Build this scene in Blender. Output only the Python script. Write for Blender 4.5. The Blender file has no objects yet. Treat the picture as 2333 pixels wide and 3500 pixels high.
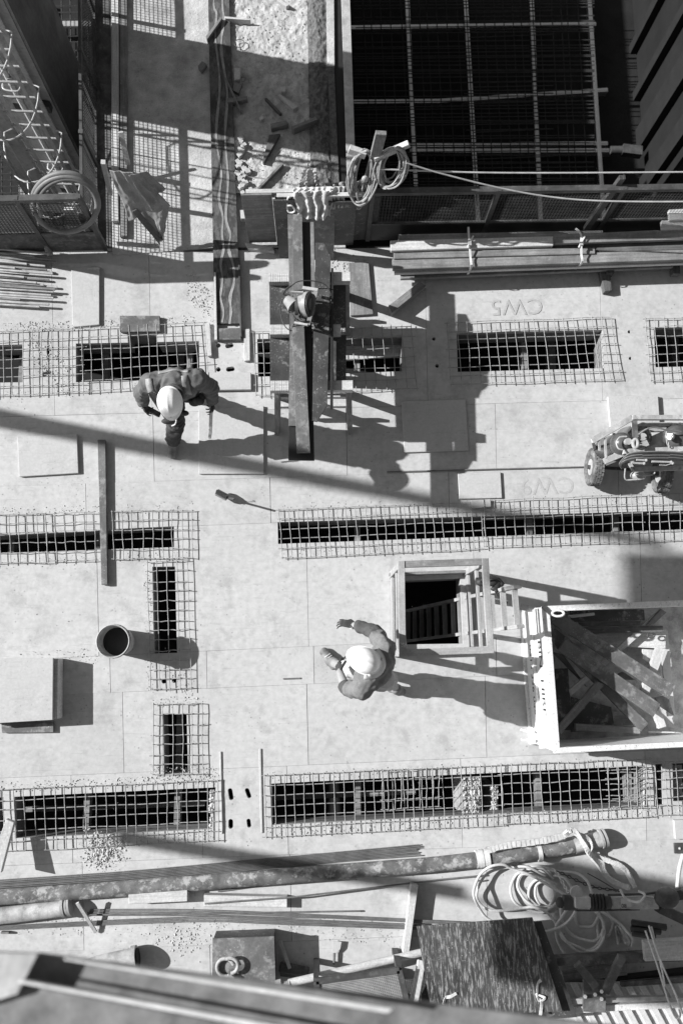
import bpy, bmesh, math, random
from mathutils import Vector, Matrix, noise
random.seed(7)
C = bpy.context.scene.collection
# ------------------------------------------------------------------ camera, world, sun
H = 9.3; F = 3069.0; CX, CY = 1166.5, 1750.0
nad = Vector((1095-CX, -(2240-CY), -F)).normalized()      # the plumb line as the camera sees it
up = -nad
ex = (Vector((1,0,0)) - nad*nad.x).normalized()
ey = up.cross(ex)
RC = Matrix((ex, ey, up))                                  # camera axes -> world axes
cd = bpy.data.cameras.new('camera'); cam = bpy.data.objects.new('camera', cd); C.objects.link(cam)
M4 = RC.to_4x4(); M4.translation = Vector((0,0,H)); cam.matrix_world = M4
cd.sensor_fit = 'HORIZONTAL'; cd.sensor_width = 36; cd.lens = 36*F/2333.0
cd.clip_start = 0.05; cd.clip_end = 600
cd.dof.use_dof = True; cd.dof.focus_distance = 9.2; cd.dof.aperture_fstop = 1.5
bpy.context.scene.camera = cam
SUN_EL, SLOPE = math.radians(34), -0.19
L = Vector((1, SLOPE, 0)).normalized()*math.cos(SUN_EL) + Vector((0,0,-math.sin(SUN_EL)))
w = bpy.data.worlds.new('World'); bpy.context.scene.world = w; w.use_nodes = True
nt = w.node_tree; bg = nt.nodes['Background']
sky = nt.nodes.new('ShaderNodeTexSky'); sky.sky_type = 'NISHITA'; sky.sun_disc = False
sky.sun_elevation = SUN_EL
toward = -L; sky.sun_rotation = math.atan2(toward.x, toward.y)
bw = nt.nodes.new('ShaderNodeRGBToBW'); nt.links.new(sky.outputs[0], bw.inputs[0])
nt.links.new(bw.outputs[0], bg.inputs[0]); bg.inputs[1].default_value = 0.07
sd = bpy.data.lights.new('sun', 'SUN'); sd.energy = 5.0; sd.angle = math.radians(0.53); sd.color = (1,1,1)
so = bpy.data.objects.new('sun', sd); C.objects.link(so)
so.rotation_mode = 'QUATERNION'; so.rotation_quaternion = L.to_track_quat('-Z', 'Y')
vs = bpy.context.scene.view_settings
vs.view_transform = 'Standard'; vs.look = 'None'; vs.gamma = 1; vs.use_curve_mapping = False; vs.exposure = 0.62
bpy.context.scene.render.resolution_x = 682; bpy.context.scene.render.resolution_y = 1024

# ------------------------------------------------------------------ measuring: where a sight line meets a level
def W(p, z=0.0):
    d = RC @ Vector((p[0]-CX, -(p[1]-CY), -F))
    t = (z-H)/d.z
    return Vector((0,0,H)) + d*t
def crop(ox, oy, s):
    return lambda *pts: [(ox+x/s, oy+y/s) for x, y in pts]
A0, A7, A15 = crop(0,0,1.96), crop(700,0,1.96), crop(1500,0,1.8824)
B0, B7, B15 = crop(0,800,1.96), crop(700,800,1.96), crop(1500,800,1.8824)
C0, C7, C15 = crop(0,1700,1.96), crop(700,1700,1.96), crop(1500,1700,1.8824)
D0, D7, D15 = crop(0,2600,1.96), crop(700,2600,1.96), crop(1500,2600,1.8824)
E1 = crop(1960,1380,4.2037)   # trolley
E5 = crop(1300,1880,3.0154)   # hatch
E6 = crop(1750,2020,4.0566)   # bin end
E7 = crop(1850,2040,3.2464)   # bin inside
F1 = crop(1600,2780,2.1392)   # hoses
F2 = crop(1800,3100,2.9418)
F3 = crop(980,400,3.5636)     # cables
F6 = crop(1000,3080,3.136)
F7 = crop(880,1260,4.3556)
S4 = crop(930,900,5.2267)     # saw

# ------------------------------------------------------------------ objects
WM = {}
def reg(o, m, parent=None):
    WM[o.name] = m
    if parent is not None:
        o.parent = parent
        o.matrix_local = WM[parent.name].inverted() @ m
    else:
        o.matrix_world = m
def thing(name, label, cat, loc=(0,0,0), group=None, kind=None):
    o = bpy.data.objects.new(name, None); C.objects.link(o); o.empty_display_size = .2
    reg(o, Matrix.Translation(Vector(loc)))
    if label: o['label'] = label
    if cat: o['category'] = cat
    if group: o['group'] = group
    if kind: o['kind'] = kind
    return o
def tag(o, label, cat, group=None):
    o['label'] = label; o['category'] = cat
    if group: o['group'] = group
    return o
class MB:
    def __init__(s): s.v=[]; s.f=[]; s.mi=[]; s.cur=0; s.smooth=False
    def add(s, vs_, fs_):
        n=len(s.v); s.v += [Vector(v) for v in vs_]; s.f += [tuple(i+n for i in f) for f in fs_]; s.mi += [s.cur]*len(fs_); return s
    def prism(s, top, depth=None, bottom=None):
        k=len(top); top=[Vector(t) for t in top]
        bot = [Vector(b) for b in bottom] if bottom else [Vector((t.x,t.y,t.z-depth)) for t in top]
        fs=[tuple(range(k)), tuple(reversed(range(k,2*k)))]+[(i,k+i,k+(i+1)%k,(i+1)%k) for i in range(k)]
        return s.add(top+bot, fs)
    def bar(s, p0, p1, wd, ht, upv=(0,0,1)):
        p0=Vector(p0);p1=Vector(p1); d=(p1-p0).normalized(); u=Vector(upv)
        if abs(d.dot(u))>.98: u=Vector((0,1,0))
        sd_=d.cross(u).normalized(); u=sd_.cross(d).normalized()
        a=sd_*wd/2; b=u*ht/2
        return s.add([p0-a-b,p0+a-b,p0+a+b,p0-a+b,p1-a-b,p1+a-b,p1+a+b,p1-a+b],
            [(0,3,2,1),(4,5,6,7),(0,1,5,4),(1,2,6,5),(2,3,7,6),(3,0,4,7)])
    def tube(s, pts, r, n=6, caps=True, closed=False):
        pts=[Vector(p) for p in pts]; m=len(pts)
        rr = r if isinstance(r,(list,tuple)) else [r]*m
        vs_=[]; pu=None
        for i,p in enumerate(pts):
            if closed: d=(pts[(i+1)%m]-pts[i-1])
            else: d=(pts[min(i+1,m-1)]-pts[max(i-1,0)])
            if d.length<1e-9: d=Vector((1,0,0))
            d.normalize()
            if pu is None:
                pu=Vector((0,0,1)) if abs(d.z)<.9 else Vector((1,0,0))
            u=(pu-d*pu.dot(d)); u = u.normalized() if u.length>1e-6 else d.orthogonal().normalized()
            pu=u; v=d.cross(u)
            for k in range(n):
                a=2*math.pi*k/n; vs_.append(p+(u*math.cos(a)+v*math.sin(a))*rr[i])
        fs=[]
        for i in range(m if closed else m-1):
            j=(i+1)%m
            for k in range(n):
                fs.append((i*n+k,i*n+(k+1)%n,j*n+(k+1)%n,j*n+k))
        if caps and not closed:
            fs.append(tuple(reversed(range(n)))); fs.append(tuple((m-1)*n+k for k in range(n)))
        s.smooth = s.smooth or n>=8
        return s.add(vs_,fs)
    def ball(s, c, r, n=8, m=6, sc=(1,1,1)):
        c=Vector(c); vs_=[c+Vector((0,0,r*sc[2]))]
        for i in range(1,m):
            t=math.pi*i/m
            for k in range(n):
                a=2*math.pi*k/n; vs_.append(c+Vector((r*sc[0]*math.sin(t)*math.cos(a), r*sc[1]*math.sin(t)*math.sin(a), r*sc[2]*math.cos(t))))
        vs_.append(c-Vector((0,0,r*sc[2])))
        fs=[(0,1+k,1+(k+1)%n) for k in range(n)]
        for i in range(m-2):
            for k in range(n):
                a=1+i*n; fs.append((a+k,a+n+k,a+n+(k+1)%n,a+(k+1)%n))
        e=len(vs_)-1; a=1+(m-2)*n
        fs+=[(e,a+(k+1)%n,a+k) for k in range(n)]
        return s.add(vs_,fs)
    def rock(s, c, r):
        c=Vector(c)
        o=[(1,0,0),(-1,0,0),(0,1,0),(0,-1,0),(0,0,.8),(0,0,-.6)]
        vs_=[c+Vector((x*random.uniform(.6,1.3),y*random.uniform(.6,1.3),z*random.uniform(.6,1.2)))*r+Vector((random.uniform(-.3,.3)*r,random.uniform(-.3,.3)*r,0)) for x,y,z in o]
        return s.add(vs_,[(0,2,4),(2,1,4),(1,3,4),(3,0,4),(2,0,5),(1,2,5),(3,1,5),(0,3,5)])
    def build(s, name, mats, parent=None, xdir=None, bevel=0, origin=None, smooth=None):
        if not isinstance(mats,(list,tuple)): mats=[mats]
        if origin is None:
            lo=Vector((min(v.x for v in s.v),min(v.y for v in s.v),min(v.z for v in s.v)))
            hi=Vector((max(v.x for v in s.v),max(v.y for v in s.v),max(v.z for v in s.v)))
            origin=Vector(((lo.x+hi.x)/2,(lo.y+hi.y)/2,lo.z))
        m=Matrix.Translation(origin)
        if xdir is not None:
            x=Vector(xdir).normalized(); z=Vector((0,0,1))
            if abs(x.z)>.95: z=Vector((0,1,0))
            y=z.cross(x).normalized(); z=x.cross(y)
            r=Matrix((x,y,z)).transposed().to_4x4(); m=m@r
        mi=m.inverted()
        me=bpy.data.meshes.new(name); me.from_pydata([mi@v for v in s.v],[],s.f)
        for mt in mats: me.materials.append(mt)
        if len(mats)>1: me.polygons.foreach_set('material_index', s.mi)
        bm=bmesh.new(); bm.from_mesh(me)
        bmesh.ops.recalc_face_normals(bm, faces=bm.faces)
        if bevel>0:
            es=[e for e in bm.edges if len(e.link_faces)==2 and e.calc_face_angle(0)>.6]
            bmesh.ops.bevel(bm, geom=es, offset=bevel, segments=1, affect='EDGES', clamp_overlap=True)
        bm.to_mesh(me); bm.free()
        sm = s.smooth if smooth is None else smooth
        if sm:
            me.polygons.foreach_set('use_smooth',[True]*len(me.polygons))
            me.set_sharp_from_angle(angle=math.radians(50))
        o=bpy.data.objects.new(name,me); C.objects.link(o); reg(o,m,parent)
        return o
def kind(o,k='structure'):
    o['kind']=k; return o

def crom(pts, n=6, closed=False):
    P_=[Vector(p) for p in pts]; m=len(P_); out=[]
    rng = range(m) if closed else range(m-1)
    for i in rng:
        if closed: a,b,c,d=P_[i-1],P_[i],P_[(i+1)%m],P_[(i+2)%m]
        else: a,b,c,d=P_[max(i-1,0)],P_[i],P_[i+1],P_[min(i+2,m-1)]
        for k in range(n):
            t=k/n
            out.append(.5*((2*b)+(c-a)*t+(2*a-5*b+4*c-d)*t*t+(3*b-a-3*c+d)*t**3))
    if not closed: out.append(P_[-1])
    return out

# ------------------------------------------------------------------ materials (everything grey: the photograph is black and white)
def mat(name, g, var=.25, scale=6, rough=.8, bump=.002, bscale=60, metal=0, smear=0, smear_g=.5, smear_sc=(3,3,3), smear_lo=.5, grain=0, dots=0, dot_g=.1, dot_sc=30, spec=.4, fine=.15, stain=0, stain_g=.2, orand=0):
    m=bpy.data.materials.new(name); m.use_nodes=True; n=m.node_tree; N=n.nodes; K=n.links
    b=N['Principled BSDF']; b.inputs['Roughness'].default_value=rough; b.inputs['Metallic'].default_value=metal
    b.inputs['Specular IOR Level'].default_value=spec
    tc=N.new('ShaderNodeTexCoord')
    def noise_(sc, vec=(1,1,1), det=6, r=.6):
        mp=N.new('ShaderNodeMapping'); mp.inputs['Scale'].default_value=vec; K.new(tc.outputs['Object'],mp.inputs[0])
        t=N.new('ShaderNodeTexNoise'); t.inputs['Scale'].default_value=sc; t.inputs['Detail'].default_value=det; t.inputs['Roughness'].default_value=r
        K.new(mp.outputs[0],t.inputs['Vector']); return t.outputs['Fac']
    def ramp(x,a,b_,va,vb):
        r=N.new('ShaderNodeMapRange'); r.inputs['From Min'].default_value=a; r.inputs['From Max'].default_value=b_
        r.inputs['To Min'].default_value=va; r.inputs['To Max'].default_value=vb; K.new(x,r.inputs['Value']); return r.outputs[0]
    def mth(op,x,y):
        q=N.new('ShaderNodeMath'); q.operation=op
        for i,a in enumerate((x,y)):
            if isinstance(a,(int,float)): q.inputs[i].default_value=a
            else: K.new(a,q.inputs[i])
        return q.outputs[0]
    def mixv(f,a,b_):   # a + (b-a)*f
        return mth('ADD', a, mth('MULTIPLY', mth('SUBTRACT', b_, a), f))
    v=ramp(noise_(scale),.3,.7,g*(1-var),g*(1+var))
    v=mth('MULTIPLY',v,ramp(noise_(scale*14,det=3),.3,.7,1-fine,1+fine))
    if grain: v=mth('MULTIPLY',v,ramp(noise_(22,(.12,2.4,2.4),5,.7),.3,.7,1-grain,1+grain))
    if orand:
        oi=N.new('ShaderNodeObjectInfo'); v=mth('MULTIPLY',v,ramp(oi.outputs['Random'],0,1,1-orand,1+orand))
    if stain:
        v=mixv(mth('MULTIPLY',ramp(noise_(2.2,(1,1,1),12,.8),.50,.66,0,stain),ramp(noise_(7,(1,1,1),6,.7),.35,.6,.25,1)),v,stain_g)
        v=mixv(ramp(noise_(14,(.25,3,1),6,.7),.58,.66,0,stain*.5),v,stain_g)
        v=mixv(ramp(noise_(3,(1.3,.8,1),12,.85),.58,.62,0,stain*.6),v,stain_g*1.9)
    if smear: v=mixv(ramp(noise_(5,smear_sc,8,.72),smear_lo,smear_lo+.1,0,smear),v,smear_g)
    if dots:
        vo=N.new('ShaderNodeTexVoronoi'); vo.inputs['Scale'].default_value=dot_sc; K.new(tc.outputs['Object'],vo.inputs['Vector'])
        v=mixv(mth('MULTIPLY',ramp(vo.outputs['Distance'],.12,.2,1,0),ramp(noise_(4),.48,.62,0,dots)),v,dot_g)
    K.new(v,b.inputs['Base Color'])
    if bump:
        bp=N.new('ShaderNodeBump'); bp.inputs['Distance'].default_value=bump; bp.inputs['Strength'].default_value=1
        K.new(noise_(bscale,(.15,1.5,1.5) if grain else (1,1,1),4),bp.inputs['Height']); K.new(bp.outputs[0],b.inputs['Normal'])
    return m
m_deck = mat('deck_ply', .44, .06, 1.2, .85, .0005, 55, fine=.09, smear=.5, smear_g=.30, smear_lo=.55, smear_sc=(.9,.9,.9), dots=.6, dot_g=.15, dot_sc=19, stain=.6, stain_g=.22, orand=.05)
m_board= mat('cover_board', .44, .07, 3, .8, .0004, 50, fine=.07, stain=.45, stain_g=.25, smear=.3, smear_g=.34, smear_lo=.58, dots=.5, dot_g=.2, dot_sc=25)
m_conc = mat('rough_concrete', .42, .3, 5, .95, .008, 35, smear=.5, smear_g=.25, smear_lo=.55, dots=.7, dot_g=.12, dot_sc=30)
m_lump = mat('mortar_lump', .42, .35, 30, .95, .004, 80)
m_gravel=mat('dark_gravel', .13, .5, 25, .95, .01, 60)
m_bar  = mat('rebar_steel', .30, .35, 30, .7, .002, 200, spec=.3)
m_rod  = mat('dark_rebar', .13, .3, 12, .65, .002, 220)
m_dark = mat('dark_steel', .06, .5, 5, .55, .001, 60, smear=.4, smear_g=.16, smear_lo=.55)
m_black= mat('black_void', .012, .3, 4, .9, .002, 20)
m_blackp=mat('black_film', .02, .3, 4, .45, .0005, 20)
m_rust = mat('rusty_plate', .09, .6, 5, .8, .002, 60, smear=.6, smear_g=.2, smear_lo=.52)
m_white= mat('white_paint', .70, .05, 4, .55, .001, 40, smear=.85, smear_g=.1, smear_lo=.66, smear_sc=(5,5,5), spec=.4)
m_whitew=mat('white_worn', .64, .1, 4, .6, .002, 60, smear=.9, smear_g=.16, smear_lo=.57, smear_sc=(6,6,6))
m_film = mat('film_ply', .05, .5, 4, .5, .001, 30, smear=.7, smear_g=.28, smear_lo=.56, smear_sc=(2,2,2), dots=.8, dot_g=.5, dot_sc=45)
m_filmg= mat('film_ply_grey', .12, .4, 3, .5, .001, 30, smear=.6, smear_g=.3, smear_lo=.52, smear_sc=(2,2,2), dots=.8, dot_g=.5, dot_sc=45)
m_streak=mat('streaked_ply', .055, .6, 2.5, .5, .002, 50, smear=.7, smear_g=.36, smear_lo=.50, smear_sc=(10,1.6,1), dots=.9, dot_g=.45, dot_sc=40)
m_wood = mat('pale_timber', .48, .15, 4, .8, .002, 30, grain=.22)
m_woodm= mat('grey_timber', .19, .35, 4, .85, .002, 30, grain=.3, smear=.4, smear_g=.4, smear_lo=.58)
m_woodd= mat('dark_timber', .10, .4, 4, .85, .003, 30, grain=.35, smear=.5, smear_g=.3, smear_lo=.6)
m_form = mat('wall_form_face', .09, .45, 1.6, .7, .001, 10, smear=.5, smear_g=.15, smear_lo=.5, smear_sc=(1,1,.25))
m_formg= mat('grey_form_face', .42, .3, 1.6, .6, .001, 10, smear=.4, smear_g=.1, smear_lo=.56)
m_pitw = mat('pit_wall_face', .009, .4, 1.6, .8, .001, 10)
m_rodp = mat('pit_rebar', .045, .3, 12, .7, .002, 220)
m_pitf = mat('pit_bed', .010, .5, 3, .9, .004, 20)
m_alu  = mat('aluminium', .88, .08, 8, .38, .0003, 80, metal=.95)
m_galv = mat('galvanised', .42, .25, 12, .5, .001, 60, metal=.2, smear=.4, smear_g=.2, smear_lo=.56)
m_rub  = mat('black_rubber', .03, .4, 20, .6, .002, 80)
m_hose = mat('pale_hose', .52, .1, 6, .5, .0005, 80, smear=.4, smear_g=.35, smear_lo=.6)
m_hosed= mat('grey_hose', .17, .25, 6, .55, .0008, 80)
m_cable= mat('cable', .30, .2, 10, .5, 0)
m_cablel=mat('pale_cable', .4, .2, 10, .5, 0)
m_towel= mat('towel', .52, .1, 8, .95, .002, 220)
m_canv = mat('canvas', .27, .15, 5, .9, .0015, 150)
m_plas = mat('plastic_bag', .35, .2, 8, .35, .001, 60)
m_strap= mat('strap', .66, .1, 20, .7, .001, 100)
m_sling= mat('dusty_sling', .52, .2, 20, .9, .003, 90)
m_pipe = mat('mortar_pipe', .13, .5, 8, .8, .003, 40, smear=.8, smear_g=.42, smear_lo=.5, smear_sc=(2,2,2))
m_pipel= mat('dusty_pipe', .36, .4, 8, .8, .003, 40, smear=.6, smear_g=.15, smear_lo=.56, smear_sc=(2,2,2))
m_helm = mat('helmet_shell', .82, .05, 12, .4, .0003, 30, smear=.3, smear_g=.45, smear_lo=.6, smear_sc=(7,4,4), spec=.5)
m_jack = mat('work_jacket', .115, .2, 7, .9, .002, 160)
m_reflect=mat('reflective_band', .25, .25, 12, .5, .001, 120)
m_trous= mat('dark_trousers', .05, .3, 7, .9, .002, 120)
m_shirt= mat('grey_shirt', .16, .15, 6, .95, .001, 160)
m_shirtd=mat('dark_sleeve', .07, .2, 6, .95, .001, 160)
m_short= mat('pale_shorts', .42, .12, 6, .9, .001, 160)
m_skin = mat('skin', .30, .08, 12, .55, .0005, 160)
m_glove= mat('dark_glove', .04, .4, 18, .85, .001, 120)
m_boot = mat('leather_boot', .18, .4, 12, .7, .002, 120, smear=.5, smear_g=.3, smear_lo=.55)
m_paint= mat('faint_marking', .37, .12, 8, .85, .001, 50)
m_sten = mat('stencil_ink', .03, .5, 30, .8, 0)
m_corr = mat('corrugated_sheet', .55, .15, 4, .45, .0005, 40, smear=.4, smear_g=.3, smear_lo=.6)
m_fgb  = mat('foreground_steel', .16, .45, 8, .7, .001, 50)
m_fgl  = mat('foreground_lit_edge', .55, .2, 14, .7, .001, 50)  # paler copy of the same steel, sunlit tops put into the colour
m_cyl  = mat('gas_bottle_paint', .07, .3, 6, .25, .0003, 30, spec=.8)

# ------------------------------------------------------------------ shape helpers
def qbox(name, quad, zt, thick, m, parent=None, bevel=.002, jitter=0):
    zs = zt if isinstance(zt,(list,tuple)) else [zt]*len(quad)
    pts=[W(p,z) for p,z in zip(quad,zs)]
    b=MB().prism(pts, thick)
    e=max([(pts[(i+1)%len(pts)]-pts[i]) for i in range(len(pts))], key=lambda v:v.length)
    return b.build(name, m, parent, xdir=e, bevel=bevel)
def vboard(name, p0, p1, z0, z1, th, m, parent=None, base=0, bevel=.001):
    a=W(p0,base); b=W(p1,base); a.z=b.z=(z0+z1)/2
    return MB().bar(a,b,th,z1-z0).build(name,m,parent,xdir=(b-a),bevel=bevel)
def hw(p,z,zp=None):
    return W(p, z)
def lerp(a,b,t): return (a[0]+(b[0]-a[0])*t, a[1]+(b[1]-a[1])*t)

# ------------------------------------------------------------------ SETTING: deck with openings
holes = {
 'h1': [(-300,1186),*B0((150,738),(152,992)),(-300,1312)],
 'h2': [*B0((508,732),(862,726),(862,668),(1048,668),(1050,722),(1332,716),(1336,962),(508,992))],
 'h3': [*B7((350,702),(1320,678),(1320,918),(357,955))],
 'h4': [*B15((113,636),(1050,614),(1062,862),(120,886))],
 'h5': [*B15((1380,602),(1900,590),(1900,845),(1392,856))],
 's1': [(-300,1846),*C0((1165,193),(1165,334),(0,373)),(-300,1893)],
 's2': [*C7((487,166)),(2600,1736),(2600,1800),*C7((490,312))],
 'v1': [*C0((1020,465),(1172,463),(1186,1042),(1030,1046))],
 'v2': [*C0((1090,1456),(1250,1450)),*D0((1260,85),(1098,93))],
 'b1': [*D0((95,243),(1445,180),(1420,460),(100,522))],
 'b0': [(-260,2735),*D0((22,247),(22,520)),(-260,2880)],
 'b2': [*D7((445,155)),*D15((1325,32),(1320,300)),*D7((452,432))],
 'b3': [*D15((1392,25),(1440,22),(1445,285),(1398,290))],
 'b4': [*D15((1500,20)),(2600,2600),(2600,2745),*D15((1505,262))],
 'hatch':[(1376,1984),(1572,1976),(1583,2200),(1388,2203)],
}
def circ(c,rx,ry=None,n=14):
    ry=ry or rx
    return [(c[0]+rx*math.cos(2*math.pi*k/n), c[1]+ry*math.sin(2*math.pi*k/n)) for k in range(n)]
def pean(a,b,r):
    dx,dy=b[0]-a[0],b[1]-a[1]; an=math.atan2(dy,dx); out=[]
    for c,s0 in ((b,-math.pi/2),(a,math.pi/2)):
        for k in range(7):
            t=an+s0+math.pi*k/6; out.append((c[0]+r*math.cos(t),c[1]+r*math.sin(t)))
    return out
bolts=[circ((746,1180),8),circ((746,1262),8),pean((777,1182),(790,1179),8),pean((780,1262),(794,1260),8),
 circ(B15((1222,628))[0],5.5),circ(B15((1229,799))[0],5.5),circ(B7((1533,701))[0],6),circ(B7((1554,882))[0],6.5),
 circ(C0((1097,1233))[0],8),circ(C0((1166,1228))[0],8),
 pean((786,2703),(790,2728),8),pean((844,2702),(851,2722),7.5),pean((788,2808),(788,2826),8),pean((849,2806),(851,2823),7),
 circ(B0((322,780))[0],5,20),pean((150,1280),(168,1272),7)]
cut=MB()
for q in list(holes.values())+bolts:
    top=[W(p,.0) for p in q]
    top=[Vector((t.x,t.y,.2)) for t in top]
    cut.prism(top,1.0)
def tmp(mb, n):
    me=bpy.data.meshes.new(n); me.from_pydata(mb.v,[],mb.f); bm=bmesh.new(); bm.from_mesh(me)
    bmesh.ops.recalc_face_normals(bm,faces=bm.faces); bm.to_mesh(me); bm.free()
    o=bpy.data.objects.new(n,me); C.objects.link(o); return o
cutter=tmp(cut,'cutter')
deck=thing('deck',None,None,(0,0,0),kind='structure')
rows=[((872,826),(1425,1362),[-400,200,533,1060,1475,2072,2700]),
      ((1425,1362),(1662,1588),[-400,535,1195,1705,2205,2700]),
      ((1662,1588),(1822,1735),[-400,300,930,1540,2120,2700]),
      ((1822,1735),(2258,2150),[-400,333,1050,1620,2190,2700]),
      ((2258,2150),(2384,2282),[-400,370,700,1066,1690,2290,2700]),
      ((2384,2282),(2660,2560),[-400,410,1040,1650,2270,2700]),
      ((2660,2560),(2960,2868),[-400,228,673,965,1560,2190,2700]),
      ((2960,2868),(3260,3160),[-400,260,970,1640,2700]),
      ((3260,3160),(3700,3640),[-400,690,1420,2700])]
dg=None
def ypx(r,x): return r[0]+(r[1]-r[0])*x/2333.0
sheets=[]
gap=.003
for r0,r1,xs in rows:
    for i in range(len(xs)-1):
        q=[]
        for rr,xx in ((r0,xs[i]),(r0,xs[i+1]),(r1,xs[i+1]),(r1,xs[i])):
            yy=ypx(rr,xx); xx2=xx+(yy-2000)*.022 if -400<xx<2700 else xx
            q.append(W((xx2,yy)))
        c=sum(q,Vector())/4
        q=[p+(c-p).normalized()*gap*(1 if random.random()<.5 else .6) for p in q]
        dz=random.uniform(-.002,.002)
        q=[Vector((p.x,p.y,dz)) for p in q]
        b=MB().prism(q,.06); o=tmp(b,'deck_sheet'); 
        md=o.modifiers.new('b','BOOLEAN'); md.operation='DIFFERENCE'; md.object=cutter; md.solver='EXACT'
        sheets.append(o)
bpy.context.view_layer.update(); dg=bpy.context.evaluated_depsgraph_get()
for o in sheets:
    me=bpy.data.meshes.new_from_object(o.evaluated_get(dg)); me.materials.clear(); me.materials.append(m_deck)
    o.modifiers.clear(); o.data=me; me.name='deck_sheet'; WM[o.name]=Matrix(); reg(o,Matrix(),deck)
bpy.data.objects.remove(cutter)
# the slab that carries on around the deck, and the level below
def slab(x0,y0,x1,y1,z=-.004,th=.3,name='deck_slab',m=m_deck):
    return MB().prism([(x0,y0,z),(x1,y0,z),(x1,y1,z),(x0,y1,z)],th).build(name,m,deck)
xl=W((-402,2000)).x; xr=W((2702,2000)).x; yt=W((0,830)).y; yb=W((0,3650)).y
slab(-16,-14,xl-.02,yt-.1); slab(xr+.05,-14,9,yt-.1); slab(xl-.01,-14,xr+.04,yb-.1)
kind(MB().prism([(-90,-90,-3.2),(90,-90,-3.2),(90,90,-3.2),(-90,90,-3.2)],.2).build('ground',m_pitf))
# linings of the openings
for k,q in holes.items():
    if k in('h2n',): continue
    pts=[W(p) for p in q]; n=len(pts); c=sum(pts,Vector())/n
    b=MB()
    dpt=.28
    for i in range(n):
        a,b_=pts[i],pts[(i+1)%n]
        oa=a+(a-c).normalized()*.03; ob=b_+(b_-c).normalized()*.03
        ia=a+(a-c).normalized()*.004; ib=b_+(b_-c).normalized()*.004
        t=-.062
        b.prism([Vector((p.x,p.y,t)) for p in (ia,ib,ob,oa)],dpt)
    b.build('opening_lining', m_woodm if k not in('h4','hatch') else m_woodm, deck)
# joists under the deck seen as lighter shapes in the openings
b=MB()
for i in range(6):
    p=W((200+i*420,1220),-.9); b.bar(p-Vector((0,.8,0)),p+Vector((0,.8,0)),.08,.16)
b.build('joist',m_woodm,deck)
b=MB()
for i in range(9):
    if i in(5,): continue
    p=W((60+i*290,1600),-.42); b.bar(Vector((p.x,W((0,2980)).y,-.42)),Vector((p.x,W((0,1080)).y,-.42)),.06,.12)
b.build('deck_joist',m_woodm,deck)
qbox('inner_board',[(1178,1176),(1372,1172),(1372,1214),(1178,1232)],-.30,.03,m_wood,deck)
qbox('inner_board',[(905,2720),(1420,2700),(1420,2716),(905,2738)],-.7,.05,m_woodm,deck)
qbox('inner_board',[(60,2760),(700,2740),(700,2756),(60,2778)],-.9,.05,m_woodm,deck)
# ---- slab strip between the two pits (upper middle)
strip=thing('slab_strip',None,None,W((620,400)),kind='structure')
P_=[(330,-1700),(664,-1700),(736,845),(384,872)]
MB().prism([W(p,.012) for p in P_],.5).build('strip_slab',m_conc,strip)
# rubble bed right of the channel board, a bumpy sheet
def sheetgrid(quad,z,nu,nv,amp,sc,m,name,parent,fn=None):
    pts=[W(p,z) for p in quad]; b=MB(); vs_=[]
    for j in range(nv+1):
        for i in range(nu+1):
            u=i/nu; v=j/nv
            p=(pts[0]*(1-u)+pts[1]*u)*(1-v)+(pts[3]*(1-u)+pts[2]*u)*v
            h=noise.fractal(p*sc,1,2,5)*amp
            if fn: h+=fn(u,v,p)
            vs_.append(p+Vector((0,0,h)))
    fs=[(j*(nu+1)+i,j*(nu+1)+i+1,(j+1)*(nu+1)+i+1,(j+1)*(nu+1)+i) for j in range(nv) for i in range(nu)]
    b.add(vs_,fs); b.smooth=True
    return b.build(name,m,parent)
MB().prism([W(p,-.06) for p in [(655,-1700),(1120,-1700),(1180,845),(730,845)]],.5).build('bed_slab',m_conc,strip)
sheetgrid([(778,-160),(1062,-160),(1085,660),(795,660)],.0,140,280,.014,11,m_conc,'rubble_bed',strip)
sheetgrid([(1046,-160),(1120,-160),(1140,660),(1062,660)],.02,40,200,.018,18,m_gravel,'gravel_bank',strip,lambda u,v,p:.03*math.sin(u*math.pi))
qbox('kerb_plate',[(1112,-160),(1140,-160),(1143,225),(1118,225)],.06,.1,m_conc,strip)
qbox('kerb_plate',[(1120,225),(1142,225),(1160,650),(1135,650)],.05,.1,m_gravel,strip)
# dark beam along the pit edge
tb=thing('pit_edge_beam','long grey steel edge beam along the left side of the big dark pit','steel beam',W((1200,300)))
qbox('top_flange',[(1162,-120),(1192,-120),(1217,655),(1187,655)],.32,.02,m_galv,tb)
qbox('web',[(1140,-120),(1162,-120),(1187,655),(1150,655)],.03,.03,m_blackp,tb)
qbox('face_plate',[(1185,-120),(1191,-120),(1216,655),(1210,655)],.30,.8,m_dark,tb)
for q_ in [[(-402,870),(2702,828)]]:
    a,b_=W(q_[0],-.07),W(q_[1],-.07)
    kind(MB().prism([a,b_,b_+Vector((0,-.3,0)),a+Vector((0,-.3,0))],.4).build('deck_edge',m_conc))
# ---- pits: walls and bed
def pitwall(name,p0,p1,z0,z1,th,m,base):
    return kind(vboard(name,p0,p1,z0,z1,th,m,None,base))
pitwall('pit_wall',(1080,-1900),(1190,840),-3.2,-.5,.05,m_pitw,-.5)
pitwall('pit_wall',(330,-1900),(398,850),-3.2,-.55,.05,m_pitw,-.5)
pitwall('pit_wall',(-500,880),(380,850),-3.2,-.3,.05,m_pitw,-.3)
pitwall('pit_wall',(1190,850),(2750,820),-3.2,-.3,.05,m_pitw,-.3)

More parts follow.
